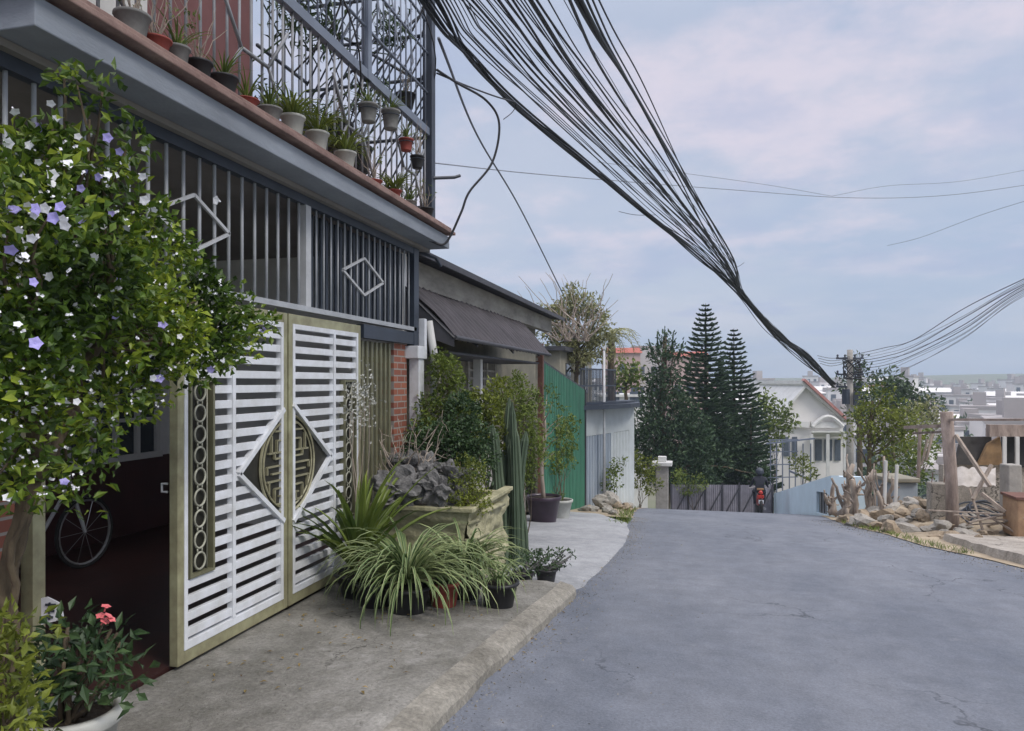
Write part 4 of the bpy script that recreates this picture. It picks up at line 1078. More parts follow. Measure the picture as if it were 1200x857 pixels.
# ------------------------------------------------------------------ left background plants
def tree(name, label, cat, foot, top, r0, clusters, dens, L, W, mm, group=None, barkm=None, shell=.5, up=.2, wob=.05):
    foot = Vector(foot); top = Vector(top)
    T = thing(name, label, cat, foot, group)
    mb = MB(); p, rr = branch(foot, top, r0, r0*.45, 10, wob); mb.tube(p, rr, 8)
    for c, r_ in clusters:
        i_ = min(9, max(3, int(10*((Vector(c).z-foot.z)/(max(.1, top.z-foot.z))*.75)))); q, r2 = branch(p[i_], Vector(c), r0*.4, r0*.1, 6, .12); mb.tube(q, r2, 5)
    mb.build('trunk', barkm or M['bark'], T, smooth=True)
    mb = MB(); leafcloud(mb, clusters, dens, L, W, shell=shell, up=up); mb.build('crown', mm, T)
    return T
def cpx(lst): return [(at(px, py, d), r_/F*d) for px, py, r_, d in lst]
tree('tree', 'pale yellow-green thin tree rising behind the grey roof', 'tree', at(672,520,24), at(678,370,24), .10,
     cpx([(655,372,13,24),(680,360,14,24),(700,375,12,24),(665,395,12,24),(690,395,13,24),(645,390,10,24),(672,345,9,24),(712,392,9,24),(640,365,8,24),(660,410,16,24),(680,415,16,24),(700,408,14,24),(665,362,14,24),(692,358,12,24),(650,378,14,24)]), 2600, .17, .06, L_palm, shell=.5)
# bare twigs above
T = thing('bare_tree', 'leafless pale twigs standing above the grey roof end', 'tree', at(650,430,23))
mb = MB()
for k in range(34):
    p, rr = branch(at(U(645,690),400,23), at(U(605,725), U(318,375), U(22.5,23.5)), .022, .006, 8, .15); mb.tube(p, rr, 4)
mb.build('branches', M['greywood'], T)
# small palm with drooping crown
pf = at(716, 470, 26); pt2 = at(716, 395, 26)
T = thing('palm_tree', 'small grey-green palm with drooping brown fronds behind the pale pole', 'palm', pf)
mb = MB(); mb.tube([pf, pt2], [.14,.10], 8); mb.build('trunk', M['bark'], T)
mb = MB(); rs = random.Random(4)
for k in range(26):
    az = rs.uniform(0,6.28); el = rs.uniform(-.2,1.1); h = Vector((math.cos(az), math.sin(az), 0)); pos = pt2.copy(); e_ = el
    for i in range(9):
        nx = pos+(h*math.cos(e_)+UP*math.sin(e_))*.13
        mb.tube([pos, nx], .012, 3, cap=False)
        for s_ in (-1, 1): mb.leaf(nx, Vector((-h.y, h.x, 0))*s_+h*.6-UP*.3, UP, .26, .035)
        pos = nx; e_ -= .22
mb.build('fronds', L_palm, T)
def far_house(px, py_base, d, w, dp, h, wall, roof, roofh, label, rot=.25, group=None, nwin=3, zbase=None):
    c = at(px, py_base, d)
    if zbase is not None: c.z = zbase
    T = thing('house', label, 'house', (c.x, c.y, c.z), group)
    Rz = Matrix.Rotation(rot, 4, 'Z')
    def tr_(mb):
        mb.v = [tuple(Vector(c)+Rz @ (Vector(v))) for v in mb.v]; return mb
    mb = MB(); mb.box(-w/2,w/2,-dp/2,dp/2,-13,h); tr_(mb).build('wall', wall, T)
    mb = MB()
    if roofh > 0:
        o_ = .3
        mb.add([(-w/2-o_,-dp/2-o_,h),(w/2+o_,-dp/2-o_,h),(w/2+o_,dp/2+o_,h),(-w/2-o_,dp/2+o_,h),(-w/2-o_,0,h+roofh),(w/2+o_,0,h+roofh)],
               [(0,1,5,4),(2,3,4,5),(1,2,5),(3,0,4),(3,2,1,0)])
    else: mb.box(-w/2-.15,w/2+.15,-dp/2-.15,dp/2+.15,h,h+.2)
    rf = tr_(mb).build('roof', roof, T)
    for fl in range(max(1, int(h/3.2))):
        for k in range(nwin):
            x = -w/2+w*(k+.5)/nwin; z = 1.1+fl*3.1
            mb = MB(); mb.box(x-.5,x+.5,-dp/2-.04,-dp/2+.01,z,z+1.2); fr_ = tr_(mb).build('window', M['townwin'], T)
    return T
far_house(727, 470, 110, 5.0, 7, 7.0, M['townpink'], M['redroof'], .9, 'pinkish brick house with red roof behind the palm', .2)
far_house(763, 470, 118, 6.0, 7, 8.4, M['towngrey'], M['townroof'], 0, 'flat-roofed grey house just left of the dark conifers', .2)
far_house(803, 470, 105, 5.0, 7, 6.2, M['townpink'], M['redroof'], .8, 'orange-red brick house showing between the first two conifers', .2)
far_house(728, 492, 60, 3.6, 5, 1.9, M['whitep'], M['whitep'], 0, 'small white house left of the conifers above the dark canopy', .2, nwin=2)
tree('tree', 'round bright green tree between the palm and the grey house', 'tree', at(733,480,38), at(733,445,38), .12, cpx([(728,440,11,38),(742,440,10,38),(735,432,10,38),(722,450,8,38),(745,450,8,38)]), 520, .28, .16, L_mid)

# --- Norfolk pines
def norfolk(label, foot, H_, Rb, seed, group, tiers=30, dense=1.0, bend=0):
    rs = random.Random(seed); foot = Vector(foot)
    T = thing('norfolk_pine', label, 'conifer', foot, group)
    mb = MB(); mb.tube([foot, foot+UP*H_*.5+Vector((bend,0,0))*.3, foot+UP*H_*.985], [Rb*.07,Rb*.045,.012], 7); mb.build('trunk', M['bark'], T, smooth=True)
    mb = MB()
    for t in range(tiers):
        f_ = (t+.3)/tiers; z = H_*(.08+.91*f_); Rr = Rb*(1-f_)**.72*(.92+.12*rs.random())+.06
        nb = 7 if f_ > .6 else 10
        a0 = rs.uniform(0,6.28)
        for k in range(int(nb*dense)):
            az = a0+2*math.pi*k/(nb*dense)+rs.uniform(-.18,.18); h = Vector((math.cos(az), math.sin(az), 0)); sd = Vector((-h.y, h.x, 0))
            L_ = Rr*rs.uniform(.78,1.12); n_ = max(4, int(L_/.17)); rise = .10+.25*f_
            for i in range(n_):
                s0 = L_*i/n_; s1 = L_*(i+1)/n_
                zz0 = z+rise*s0*s0/max(L_,.3)*.8-.10*math.sin(math.pi*s0/L_)*(1-f_); zz1 = z+rise*s1*s1/max(L_,.3)*.8-.10*math.sin(math.pi*s1/L_)*(1-f_)
                p = foot+h*s0+UP*zz0; q = foot+h*s1+UP*zz1
                w_ = .045
                mb.add([p-sd*w_-UP*.01, p+sd*w_, q+sd*w_*.8, q-sd*w_*.8+UP*.01], [(0,1,2,3)])
                mb.add([p-UP*w_*.9, p+UP*w_*.9, q+UP*w_*.8, q-UP*w_*.8], [(0,1,2,3)])
                tl = (.15+.36*math.sin(math.pi*min(1,(s1/L_)*.9+.1)))*min(1, L_)
                for s_ in (-1, 1):
                    dd = (sd*s_+h*.8+UP*rs.uniform(-.05,.25)).normalized(); m0 = p+(q-p)*rs.random()
                    e_ = m0+dd*tl*rs.uniform(.6,1.1)
                    mb.add([m0-UP*.03, m0+UP*.035, e_+UP*.012, e_-UP*.012], [(0,1,2,3)])
                    mb.add([m0-h*.035, m0+h*.035, e_+h*.012], [(0,1,2)])
    mb.build('crown', L_pine, T)
    return T
def pine(px, top_py, d, half_px, lab, seed, tiers, zb=-4.6, dense=1.0):
    dense *= 1.35
    tp = at(px, top_py, d); Hh = tp.z-zb
    norfolk(lab, (tp.x, tp.y, zb), Hh, half_px/F*d, seed, 'norfolk pines at the foot of the hill', tiers, dense)
pine(827, 352, 36, 58, 'tallest Norfolk pine with ladder-like top in the middle of the conifers', 1, 38, dense=1.3)
pine(860, 382, 38, 52, 'Norfolk pine second in height right of the tallest one', 2, 34, dense=1.3)
pine(880, 470, 35, 34, 'short Norfolk pine at right edge of the conifers above the rider', 3, 17, zb=-4.4, dense=1.3)
# bushier dark conifer with several leaders
df = at(779, 585, 33); df.z = -4.3
spots = [(779,400,9,33),(768,412,9,33),(793,412,9,33),(778,430,14,33),(769,442,10,33),(790,442,10,33),(778,455,17,33),(764,468,12,33),(795,468,13,33),(775,485,26,33),(757,495,18,33),(803,492,20,33),(768,515,26,33),(795,520,28,33),(752,520,14,33),(815,520,20,33),(775,545,24,33),(805,550,26,33),(835,545,20,34),(760,545,14,33),(850,530,22,35),(870,545,20,35),(885,555,14,34),(820,500,16,34),(845,500,14,35),(740,545,10,33),(785,560,18,33),(825,565,16,33)]
T = tree('conifer', 'dark bushy conifer with three pointed tips left of the Norfolk pines', 'conifer', df, at(779,395,33), .2, cpx(spots), 900, .24, .10, L_pine, shell=.55, up=.7)
mb = MB()
for (x0_, y0_, x1_, y1_) in ((779,415,779,383),(768,425,760,398),(793,425,801,400),(772,420,770,392),(786,420,789,390),(805,440,812,418)):
    a_, b_ = at(x0_, y0_, 33), at(x1_, y1_, 33)
    for i in range(110):
        t = random.random(); p = a_+(b_-a_)*t; mb.leaf(p, (b_-a_).normalized()*1.2+rand_dir()*.8*(1-t*.5), rand_dir(), .22*(1.2-t), .06)
cr_ = [c for c in T.children if c.name.startswith('crown')][0]; bm = bmesh.new(); bm.from_mesh(cr_.data)
tmp = mb.build('crown_tips', L_pine, T); bm.from_mesh(tmp.data); bm.to_mesh(cr_.data); bm.free(); me_ = tmp.data; bpy.data.objects.remove(tmp); bpy.data.meshes.remove(me_)
for (px, py, d, spots, lab) in [
    (750,590,25,[(748,560,12,25),(758,548,12,25),(745,540,10,25),(765,570,10,25)],'yellow-green bush at the roadside beside the stone gate pillar'),
    (815,592,30.5,[(805,572,9,30.5),(818,566,9,30.5),(795,560,9,30.5)],'dark green shrub against the grey fence foot under the conifers'),
    (720,592,21,[(716,560,11,20.6),(724,545,9,20.6),(713,578,8,20.6)],'small roadside shrub with pale blossoms before the pale wall')]:
    f_ = at(px, py, d); f_.z = zr(f_.y)
    bush_at('bush', lab, 'bush', spots, 2000, .12, .06, L_mid if 'yellow' not in lab else L_yel, f_)
# stone pillar with pale cap
pp = at(776, 588, 27); zb = zr(pp.y)
T = thing('gate_pillar', 'old grey stone pillar with pale flat cap on the left roadside', 'pillar', (pp.x, pp.y, zb))
mb = MB(); mb.box(pp.x-.22,pp.x+.22,pp.y-.22,pp.y+.22,zb-.3,zb+1.62); mb.build('shaft', M['concrete'], T, bevel=.02)
mb = MB(); mb.box(pp.x-.36,pp.x+.36,pp.y-.36,pp.y+.36,zb+1.62,zb+1.76); mb.box(pp.x-.15,pp.x+.15,pp.y-.15,pp.y+.15,zb+1.76,zb+1.95); mb.build('cap', M['whitep'], T, bevel=.02)
# fence at road foot: dark framed grey-violet metal sheet panels
FN = thing('metal_fence', 'grey-violet sheet metal fence with diagonal braces below the conifers', 'fence', (0, 31.6, -4.1))
a = at(786, 590, 30.5); b_ = at(905, 596, 31.2)
for k in range(6):
    p = a+(b_-a)*(k/6); q = a+(b_-a)*((k+1)/6)
    corr('panel', M['panelv'] if 'panelv' in M else M.setdefault('panelv', mat('violet_grey_sheet', (.25,.24,.27), .7, var=.3, scale=2)), FN, (p.x,p.y,0), (q.x,q.y,0), -2.62-.02*k, -2.64-.02*k, -4.6, -4.6, 8, .012)
mb = MB(); nb_ = Vector((b_.y-a.y, -(b_.x-a.x), 0)).normalized()*.04
for k in range(7):
    p = a+(b_-a)*(k/6)+nb_; mb.box(p.x-.03,p.x+.03,p.y-.03,p.y+.03,-4.6,-2.6)
    if k < 6:
        q = a+(b_-a)*((k+1)/6)+nb_; mb.bar((p.x,p.y,-4.1),(q.x,q.y,-2.8),.04)
mb.build('posts', M['roofdark'], FN)
# small rubble stones at left verge
def stones(n, fn, label, grp, mats, smin, smax, seed, flat=.7):
    rs = random.Random(seed); protos = []
    for k in range(5):
        mb = MB(); rock_mesh(mb, (0,0,0), 1, .8, flat, seed+k, 2, .45); ob = mb.build('stone', mats[k % len(mats)], smooth=False); protos.append(ob)
    for i in range(n):
        ob = protos[i] if i < 5 else protos[rs.randint(0,4)].copy()
        if i >= 5: COL.objects.link(ob)
        s_ = rs.uniform(smin, smax)*(1 if rs.random() > .2 else 1.5); x, y, z = fn(rs)
        ob.location = (x, y, z+s_*.25); ob.scale = (s_*rs.uniform(.8,1.5), s_, s_*rs.uniform(.6,1.1)); ob.rotation_euler = (rs.uniform(-.4,.4), rs.uniform(-.4,.4), rs.uniform(0,6.28))
        tag(ob, label, 'stone', grp)
def lv(rs):
    y = rs.uniform(16.2, 20); x = road_edges(y)[0]-rs.uniform(.15, 1.2); return x, y, zr(y)+.03
stones(14, lv, 'small pale stone on the left verge before the pale wall', 'stones on the left verge', [M['stone2'], M['stone']], .05, .13, 40)
ob = MB(); rock_mesh(ob, (0,0,0), .32, .25, .26, 60, 3, .4); c = at(713,590,19.6); ob = ob.build('boulder', M['stone2'], smooth=False); ob.location = (c.x, c.y, zr(c.y)+.15); tag(ob, 'large pale boulder at the foot of the pale gate wall', 'boulder')

# ------------------------------------------------------------------ motorcycle and rider (seen from behind)
by = 28.4; bx = 2.15
q_ = at(890, 598, 27.6); bx, by = q_.x, q_.y; bz = zr(by)
MC = thing('motorcycle', 'small red and black motorcycle going down the hill with one rider', 'motorcycle', (bx, by, bz))
for yy in (by-.6, by+.62):
    zz = zr(yy)+.28
    mb = MB(); mb.tube([(bx, yy+.24*math.cos(t*math.pi/10), zz+.24*math.sin(t*math.pi/10)) for t in range(20)], .055, 8, closed=True); w_ = mb.build('wheel', M['rubber'], MC, smooth=True)
    mb = MB(); mb.tube([(bx, yy+.17*math.cos(t*math.pi/10), zz+.17*math.sin(t*math.pi/10)) for t in range(20)], .02, 6, closed=True)
    for t in range(6): mb.tube([(bx, yy, zz), (bx, yy+.17*math.cos(t*math.pi/3), zz+.17*math.sin(t*math.pi/3))], .008, 4)
    mb.build('rim', M['chrome'], w_)
mb = MB(); mb.tube([(bx,by-.62,bz+.92),(bx,by-.4,bz+.74),(bx,by-.1,bz+.55),(bx,by+.25,bz+.35),(bx,by+.42,bz+.62)], [.06,.12,.11,.09,.07], 10); mb.tube([(bx-.07,by-.6,bz+.45),(bx,by-.5,bz+.8),(bx+.07,by-.6,bz+.45)], .03, 6)
mb.build('body', M['redpaint'], MC, smooth=True)
mb = MB(); mb.box(bx-.09,bx+.09,by-.60,by-.02,bz+.80,bz+.87); mb.build('saddle', M['rubber'], MC, bevel=.02)
mb = MB(); mb.box(bx-.10,bx+.10,by-.72,by-.66,bz+.70,bz+.80); mb.build('tail_light', M['redpaint'], MC, bevel=.01)
mb = MB(); mb.box(bx-.09,bx+.09,by-.76,by-.75,bz+.50,bz+.64); mb.build('number_plate', M['white'], MC)
mb = MB(); mb.tube([(bx-.36,by+.30,bz+.92),(bx-.1,by+.38,bz+.97),(bx+.1,by+.38,bz+.97),(bx+.36,by+.30,bz+.92)], .016, 6); mb.tube([(bx,by+.38,bz+.95),(bx,by+.62,bz+.1)], .025, 6); mb.build('handlebar', M['chrome'], MC)
for sg in (-1, 1):
    mb = MB(); mb.tube([(bx+sg*.3,by+.33,bz+.95),(bx+sg*.36,by+.33,bz+1.12)], .008, 4); mb.lathe((bx+sg*.36,by+.33,bz+1.12), [(0,0),(.05,.02),(.05,.06),(0,.08)], 10); mb.build('mirror', M['rubber'], MC)
mb = MB(); mb.tube([(bx+.13,by-.7,bz+.32),(bx+.13,by+.0,bz+.25)], [.05,.03], 8); mb.build('exhaust', M['chrome'], MC)
# rider
PR = thing('person', 'rider in dark jacket and dark helmet sitting on the motorcycle, seen from behind', 'person', (bx, by-.2, bz+.85))
vts = [(0,0,.06),(0,.02,.30),(0,.05,.52),(0,.06,.60),(0,.08,.78),(-.20,.06,.50),(-.27,.20,.25),(-.33,.48,.13),(.20,.06,.50),(.27,.20,.25),(.33,.48,.13),
       (-.11,.02,.04),(-.19,.40,.0),(-.16,.32,-.42),(-.16,.44,-.50),(.11,.02,.04),(.19,.40,.0),(.16,.32,-.42),(.16,.44,-.50)]
rds = [.15,.15,.16,.06,.07,.075,.055,.035,.075,.055,.035,.10,.075,.05,.04,.10,.075,.05,.04]
eds = [(0,1),(1,2),(2,3),(3,4),(2,5),(5,6),(6,7),(2,8),(8,9),(9,10),(0,11),(11,12),(12,13),(13,14),(0,15),(15,16),(16,17),(17,18)]
me = bpy.data.meshes.new('body'); me.from_pydata(vts, eds, []); me.materials.append(M['cloth'])
bo_ = bpy.data.objects.new('body', me); COL.objects.link(bo_); bo_.parent = PR
sk = bo_.modifiers.new('skin', 'SKIN')
for i, r_ in enumerate(rds): me.skin_vertices[0].data[i].radius = (r_, r_*.85)
me.skin_vertices[0].data[0].use_root = True
bo_.modifiers.new('sub', 'SUBSURF').levels = 1
mb = MB(); c = Vector((bx, by-.12, bz+1.60))
bm = bmesh.new(); bmesh.ops.create_uvsphere(bm, u_segments=16, v_segments=10, radius=.15); bm.verts.index_update()
mb.add([c+v.co*(1.0) for v in bm.verts], [[v.index for v in f.verts] for f in bm.faces]); bm.free(); mb.lathe(c+Vector((0,0,-.06)), [(.155,0),(.165,.02),(.155,.04)], 16)
mb.build('helmet', M['navy'], PR, smooth=True)
mb = MB(); mb.box(bx-.12,bx+.12,by-.385,by-.35,bz+.94,bz+1.02); mb.build('jacket_band', M['orange'], PR, bevel=.015)

# ------------------------------------------------------------------ RIGHT SIDE
# light blue low wall stepping down the hill
BW = thing('blue_wall', 'low light blue wall with a dark square opening on the right roadside', 'wall', (3.25, 25, -2.5))
mb = MB(); ya, yb = 19.6, 33.5
xa = onx(968, 560, 3.22).y
oy0_, oy1_ = 19.9, 21.4
def wtop(y): return -.70-(y-19.6)*.178
def seg(mb, y0, y1, zlo0, zlo1, zhi0, zhi1, x=3.22, th=.18):
    mb.prism([(x,y0,zlo0),(x,y1,zlo1),(x,y1,zhi1),(x,y0,zhi0)], (th,0,0))
zA = lambda y: zr(y)-.15
seg(mb, 21.9, 33.5, zA(21.9), zA(33.5), wtop(21.9), wtop(33.5))
seg(mb, 19.6, 20.2, zA(19.6), zA(20.2), wtop(19.6), wtop(20.2))
seg(mb, 20.2, 21.9, -1.22, -1.42, wtop(20.2), wtop(21.9))
seg(mb, 20.2, 21.9, zA(20.2), zA(21.9), -1.78, -2.0)
mb.box(3.40,4.1,19.6,19.78,-3.2,-.72)
mb.build('wall', M['skyblue'], BW)
mb = MB(); seg(mb, 20.2, 21.9, -1.80, -2.02, -1.20, -1.40, x=3.30, th=.03); mb.build('opening', M['dark'], BW)
mb = MB()
for k in range(1,4): y = 20.2+k*.42; mb.bar((3.26,y,-1.95+.0),(3.26,y,-1.2-.1*k*.4),.02)
mb.build('bars', M['greym'], BW)
# lattice gate/pergola dark frames behind blue wall
LG = thing('lattice_frame', 'dark metal lattice frame standing behind the light blue wall', 'frame', at(925, 575, 33))
mb = MB()
for px in (903,910,917,925,932,941,950):
    d_ = 34; mb.bar(at(px,515 if px < 935 else 520,d_), at(px,580,d_), .05)
for py in (516,530,545,560): mb.bar(at(900,py,34), at(935,py-1,34), .045)
mb.bar(at(898,520,34), at(955,514,33.5), .07)
mb.bar(at(925,552,33.5), at(948,562,33), .08)
mb.build('bars', M['steelblue'], LG)
bush_at('bush', 'yellow-green bush behind the light blue wall before the white house', 'bush', [(942,548,10,32),(935,540,7,32),(948,556,8,32)], 1000, .16, .09, L_yel, at(941,572,32))
bush_at('tree', 'bushy green tree at the left side of the white gabled house', 'tree', [(905,490,14,44),(918,482,10,44),(912,500,12,44),(895,475,9,44),(925,497,8,44),(900,465,7,44),(905,515,12,44)], 480, .3, .16, L_mid, at(908,560,44))
# white gabled house
WH = thing('house', 'white gabled house with red roof verge at the end of the street', 'house', at(955, 575, 50))
d_ = 50
def P_(px, py, dd=0): return at(px, py, d_+dd)
mb = MB()
mb.prism([P_(912,590), P_(912,492), P_(945,450), P_(988,492), P_(988,590)], FV*8); mb.build('wall', M['townwhite'], WH)
mb = MB()
mb.bar(P_(941,445,-.3), P_(992,492,-.3), .17, .5, up=FV[:]); mb.build('verge', M.setdefault('paleredroof', mat('faded_red_roof', (.42,.20,.18), .8)), WH)
mb = MB(); mb.prism([P_(940,446,-.4), P_(993,493,-.4), P_(993,496,-.4), P_(940,450,-.4)], FV*9); mb.prism([P_(948,446,-.4), P_(908,494,-.4), P_(908,498,-.4), P_(948,450,-.4)], FV*9); mb.build('roof', M['whitep'], WH)
mb = MB(); mb.bar(P_(950,498,-.25), P_(988,498,-.25), .2, .4); mb.bar(P_(914,496,-.2), P_(948,498,-.2), .2, .4)
pts = [P_(952+36*t, 500-12*math.sin(math.pi*t), -.5) for t in [i/10 for i in range(11)]]; mb.tube(pts, .13, 6)
mb.build('moulding', M['whitep'], WH)
for (x0_, x1_, y0_, y1_) in ((955,963,515,540),(966,975,515,540),(978,985,515,540),(918,924,512,535),(928,934,512,535)):
    mb = MB(); mb.prism([P_(x0_,y1_,-.06), P_(x1_,y1_,-.06), P_(x1_,y0_,-.06), P_(x0_,y0_,-.06)], -FV*.03); mb.build('window', M['townwin'], WH)
mb = MB(); mb.prism([P_(951,512,-.1), P_(990,512,-.1), P_(990,507,-1.3), P_(951,507,-1.3)], (0,0,.1)); 
for px in (951,970,990): mb.bar(P_(px,509,-1.2), P_(px,585,-1.2), .2)
mb.build('porch', M['whitep'], WH)

# utility pole
pz = at(996, 592, 30); pb = Vector((pz.x, pz.y, -4.2))
UPo = thing('utility_pole', 'grey concrete utility pole where the black cables meet', 'utility pole', pb)
ptop = at(997, 410, 30)
mb = MB(); mb.tube([pb, Vector((pb.x, pb.y, ptop.z))], [.17,.11], 12); mb.build('shaft', M['concrete'], UPo, smooth=True)
mb = MB()
for k, zz in enumerate((ptop.z-.35, ptop.z-1.0, ptop.z-1.5)):
    c = Vector((pb.x, pb.y, zz)); mb.bar(c-RV*.55, c+RV*.55, .07)
    for s_ in (-.5,-.2,.2,.5): mb.lathe(c+RV*s_+UP*.03, [(0,0),(.05,.01),(.03,.06),(.05,.1),(0,.14)], 8)
mb.build('crossarm', M['navy'], UPo)
mb = MB(); c = Vector((pb.x, pb.y, ptop.z-1.9))
mb.tube([c-RV*.22-FV*.12-UP*.3, c-RV*.22-FV*.12+UP*.3], .15, 10); mb.box(c.x+.1,c.x+.35,c.y-.3,c.y-.1,c.z-.35,c.z+.2)
mb.build('cable_box', M['navy'], UPo)
mb = MB(); rs = random.Random(8)
for k in range(7):
    pts = [c+UP*1.1-FV*.2+RV*(.35*math.cos(t*.6+k)+rs.uniform(-.05,.05))+UP*(.4*math.sin(t*.6)) for t in range(11)]; mb.tube(pts, .02, 4)
mb.build('cable_coil', M['cable'], UPo)

# ------------------------------------------------------------------ CABLES
def cable(pts, r_, label, group, m_=None, name='overhead_cable', n=10):
    mb = MB(); mb.tube(catmull(pts, n), r_, 5); o = mb.build(name, m_ or M['cable'], smooth=True)
    tag(o, label, 'cable', group); return o
END = (977, 452, 29.6)
rs = random.Random(21)
def jit(a, s=1): return (a[0]+rs.uniform(-s,s), a[1]+rs.uniform(-s,s), a[2])
lab_main = 'black cable in the bundle sweeping from upper left down to the utility pole'
def back(p0, p1, dist):   # carry the cable on past the camera, overhead
    v = (p0-p1).normalized(); v.z *= .35; v = v.normalized(); return [p0+v*dist, p0+v*dist*.5]
def run(path, r_, lab, grp, jitter=1.0, m_=None):
    P = [at(*p) for p in path]
    P = back(P[0], P[1], 9)+P
    return cable(P, r_, lab, grp, m_, n=9)
n_c = 0
# upper fan: (start x at y=0, depth there, radius)
fan = [(665,5.2,.016),(672,5.3,.022),(678,5.3,.020),(685,5.4,.013),(692,5.4,.010),(699,5.5,.009),
       (618,5.6,.024),(625,5.6,.013),(597,5.8,.014),(590,5.8,.011),(580,5.9,.017),(574,5.9,.008),(566,6.0,.010),(556,6.1,.008),(548,6.2,.015),(541,6.3,.010),(606,5.7,.008)]
fan += [(538+k*15+rs.uniform(-4,4), 6.2-k*.08, rs.choice([.0045,.006,.008])) for k in range(9)]
for (sx, d0, r_) in fan:
    t = (sx-540)/160
    m1x = 700+(770-700)*t+rs.uniform(-4,4); m1y = (194 if t < .8 else 175) - 0*t
    # straight-ish line from (sx,0) to the knot (848,312)
    kn = (846+rs.uniform(-9,10)+8*t, 312+rs.uniform(-12,8), 17.5)
    mid1 = (sx+(kn[0]-sx)*.33+rs.uniform(-5,5), 0+(kn[1])*.33+9-10*t+rs.uniform(-5,5), 8.0); mid2 = (sx+(kn[0]-sx)*.68, kn[1]*.68+5-8*t+rs.uniform(-2,2), 12.5)
    k2 = jit((873,348,20), 3); k3 = jit((915,395,24), 3.5); k4 = jit((945,418,26.5), 4); e = jit(END, 3)
    r_ *= .82
    run([(sx, -6, d0), mid1, mid2, kn, k2, k3, k4, e], r_, lab_main, 'bundled cables to the utility pole')
for k in range(7):
    q_ = k/6; sx = 514+k*5
    run([(sx, -6, 6.6), (560+22*q_+rs.uniform(-4,4), 60+rs.uniform(-4,4)-4*q_, 8.2), (660+18*q_+rs.uniform(-4,4), 152+rs.uniform(-5,5)-6*q_, 11.5), (755+10*q_, 236+rs.uniform(-6,5)-4*q_, 14.8), (838+rs.uniform(-6,6), 306+rs.uniform(-6,6), 17.5), jit((872,347,20), 3), jit((912,393,24), 4), jit((943,418,26.5), 4), jit(END, 3)], rs.choice([.005,.007,.010]), lab_main, 'bundled cables to the utility pole')
# lower thick bundle from behind the balcony corner
for k in range(10):
    s0 = (507+rs.uniform(-5,12), 10+rs.uniform(-16,24), 7.2+rs.uniform(0,.4)); pts = [s0, (545+rs.uniform(-3,5), 62+rs.uniform(-7,6), 8.3), (602+rs.uniform(-4,4), 120+rs.uniform(-4,6), 9.8), (680+rs.uniform(-4,4), 186+rs.uniform(-4,4), 12),
        (748+rs.uniform(-4,4), 240+rs.uniform(-4,5), 14.5), (820+rs.uniform(-5,5), 299+rs.uniform(-6,5), 17.5), jit((868,345,20), 4), jit((905,388,23.5), 6), jit((940,420,26.5), 5), jit(END, 3)]
    P = [at(*p) for p in pts]
    P = [P[0]+Vector((-.3,-5.2,.55))*1.0, P[0]+Vector((-.12,-2.3,.35))]+P
    cable(P, .010+.006*rs.random(), 'black cable in the lower bundle passing the balcony corner post', 'lower bundle of cables')
# stray ends
for (pts, r_, lab) in [
    ([at(512,82,7.6), at(535,97,7.9), at(570,118,8.3), at(585,145,8.4), at(577,190,8.4), at(550,225,8.3), at(540,250,8.25), at(522,285,8.2), at(503,282,8.1)], .014, 'black cable looping down from balcony corner to the slab end'),
    ([at(512,86,7.6), at(545,100,8.2), at(580,113,9), at(604,120,9.8)], .010, 'short black cable joining the balcony corner to the lower bundle'),
    ([at(606,122,9.8), at(600,132,9.8), at(590,140,9.7)], .006, 'frayed wire end hanging below the lower bundle near the balcony'),
    ([at(768,252,15.2), at(745,252,15.1), at(725,248,15)], .006, 'frayed wire end sticking out left of the cable bundle middle'),
    ([at(872,308,18), at(866,312,18.5), at(858,314,19)], .005, 'tiny wire end sticking out right of the cable knot')]:
    cable(pts, r_, lab, None)
cable([at(514,45,8.0), at(560,160,13), at(610,245,18), at(660,345,24)], .018, 'single grey wire running down from balcony corner behind the pale tree', None, M['thincable'])
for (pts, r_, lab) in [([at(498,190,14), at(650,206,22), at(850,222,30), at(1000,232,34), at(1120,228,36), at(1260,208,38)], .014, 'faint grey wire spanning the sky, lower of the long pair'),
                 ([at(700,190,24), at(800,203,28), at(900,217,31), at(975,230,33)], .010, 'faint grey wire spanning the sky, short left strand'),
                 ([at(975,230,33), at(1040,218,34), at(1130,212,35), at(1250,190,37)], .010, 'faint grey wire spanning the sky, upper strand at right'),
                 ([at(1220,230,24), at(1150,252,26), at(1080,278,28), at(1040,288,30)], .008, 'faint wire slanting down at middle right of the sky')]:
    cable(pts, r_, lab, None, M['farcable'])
for k in range(11):
    y0_ = 327+k*2.0; q_ = k/10
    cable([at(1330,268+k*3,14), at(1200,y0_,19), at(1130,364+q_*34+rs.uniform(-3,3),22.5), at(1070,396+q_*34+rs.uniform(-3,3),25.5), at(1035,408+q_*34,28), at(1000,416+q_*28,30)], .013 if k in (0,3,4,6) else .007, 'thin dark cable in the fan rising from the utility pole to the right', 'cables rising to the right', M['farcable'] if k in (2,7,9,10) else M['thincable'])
for k in range(4):
    cable([at(958+k,417+k*3,28), at(975,420+k*3,29), at(998,418+k*2,30)], .010, 'short slack cable between the bundle and the utility pole top', 'slack cables at the pole')

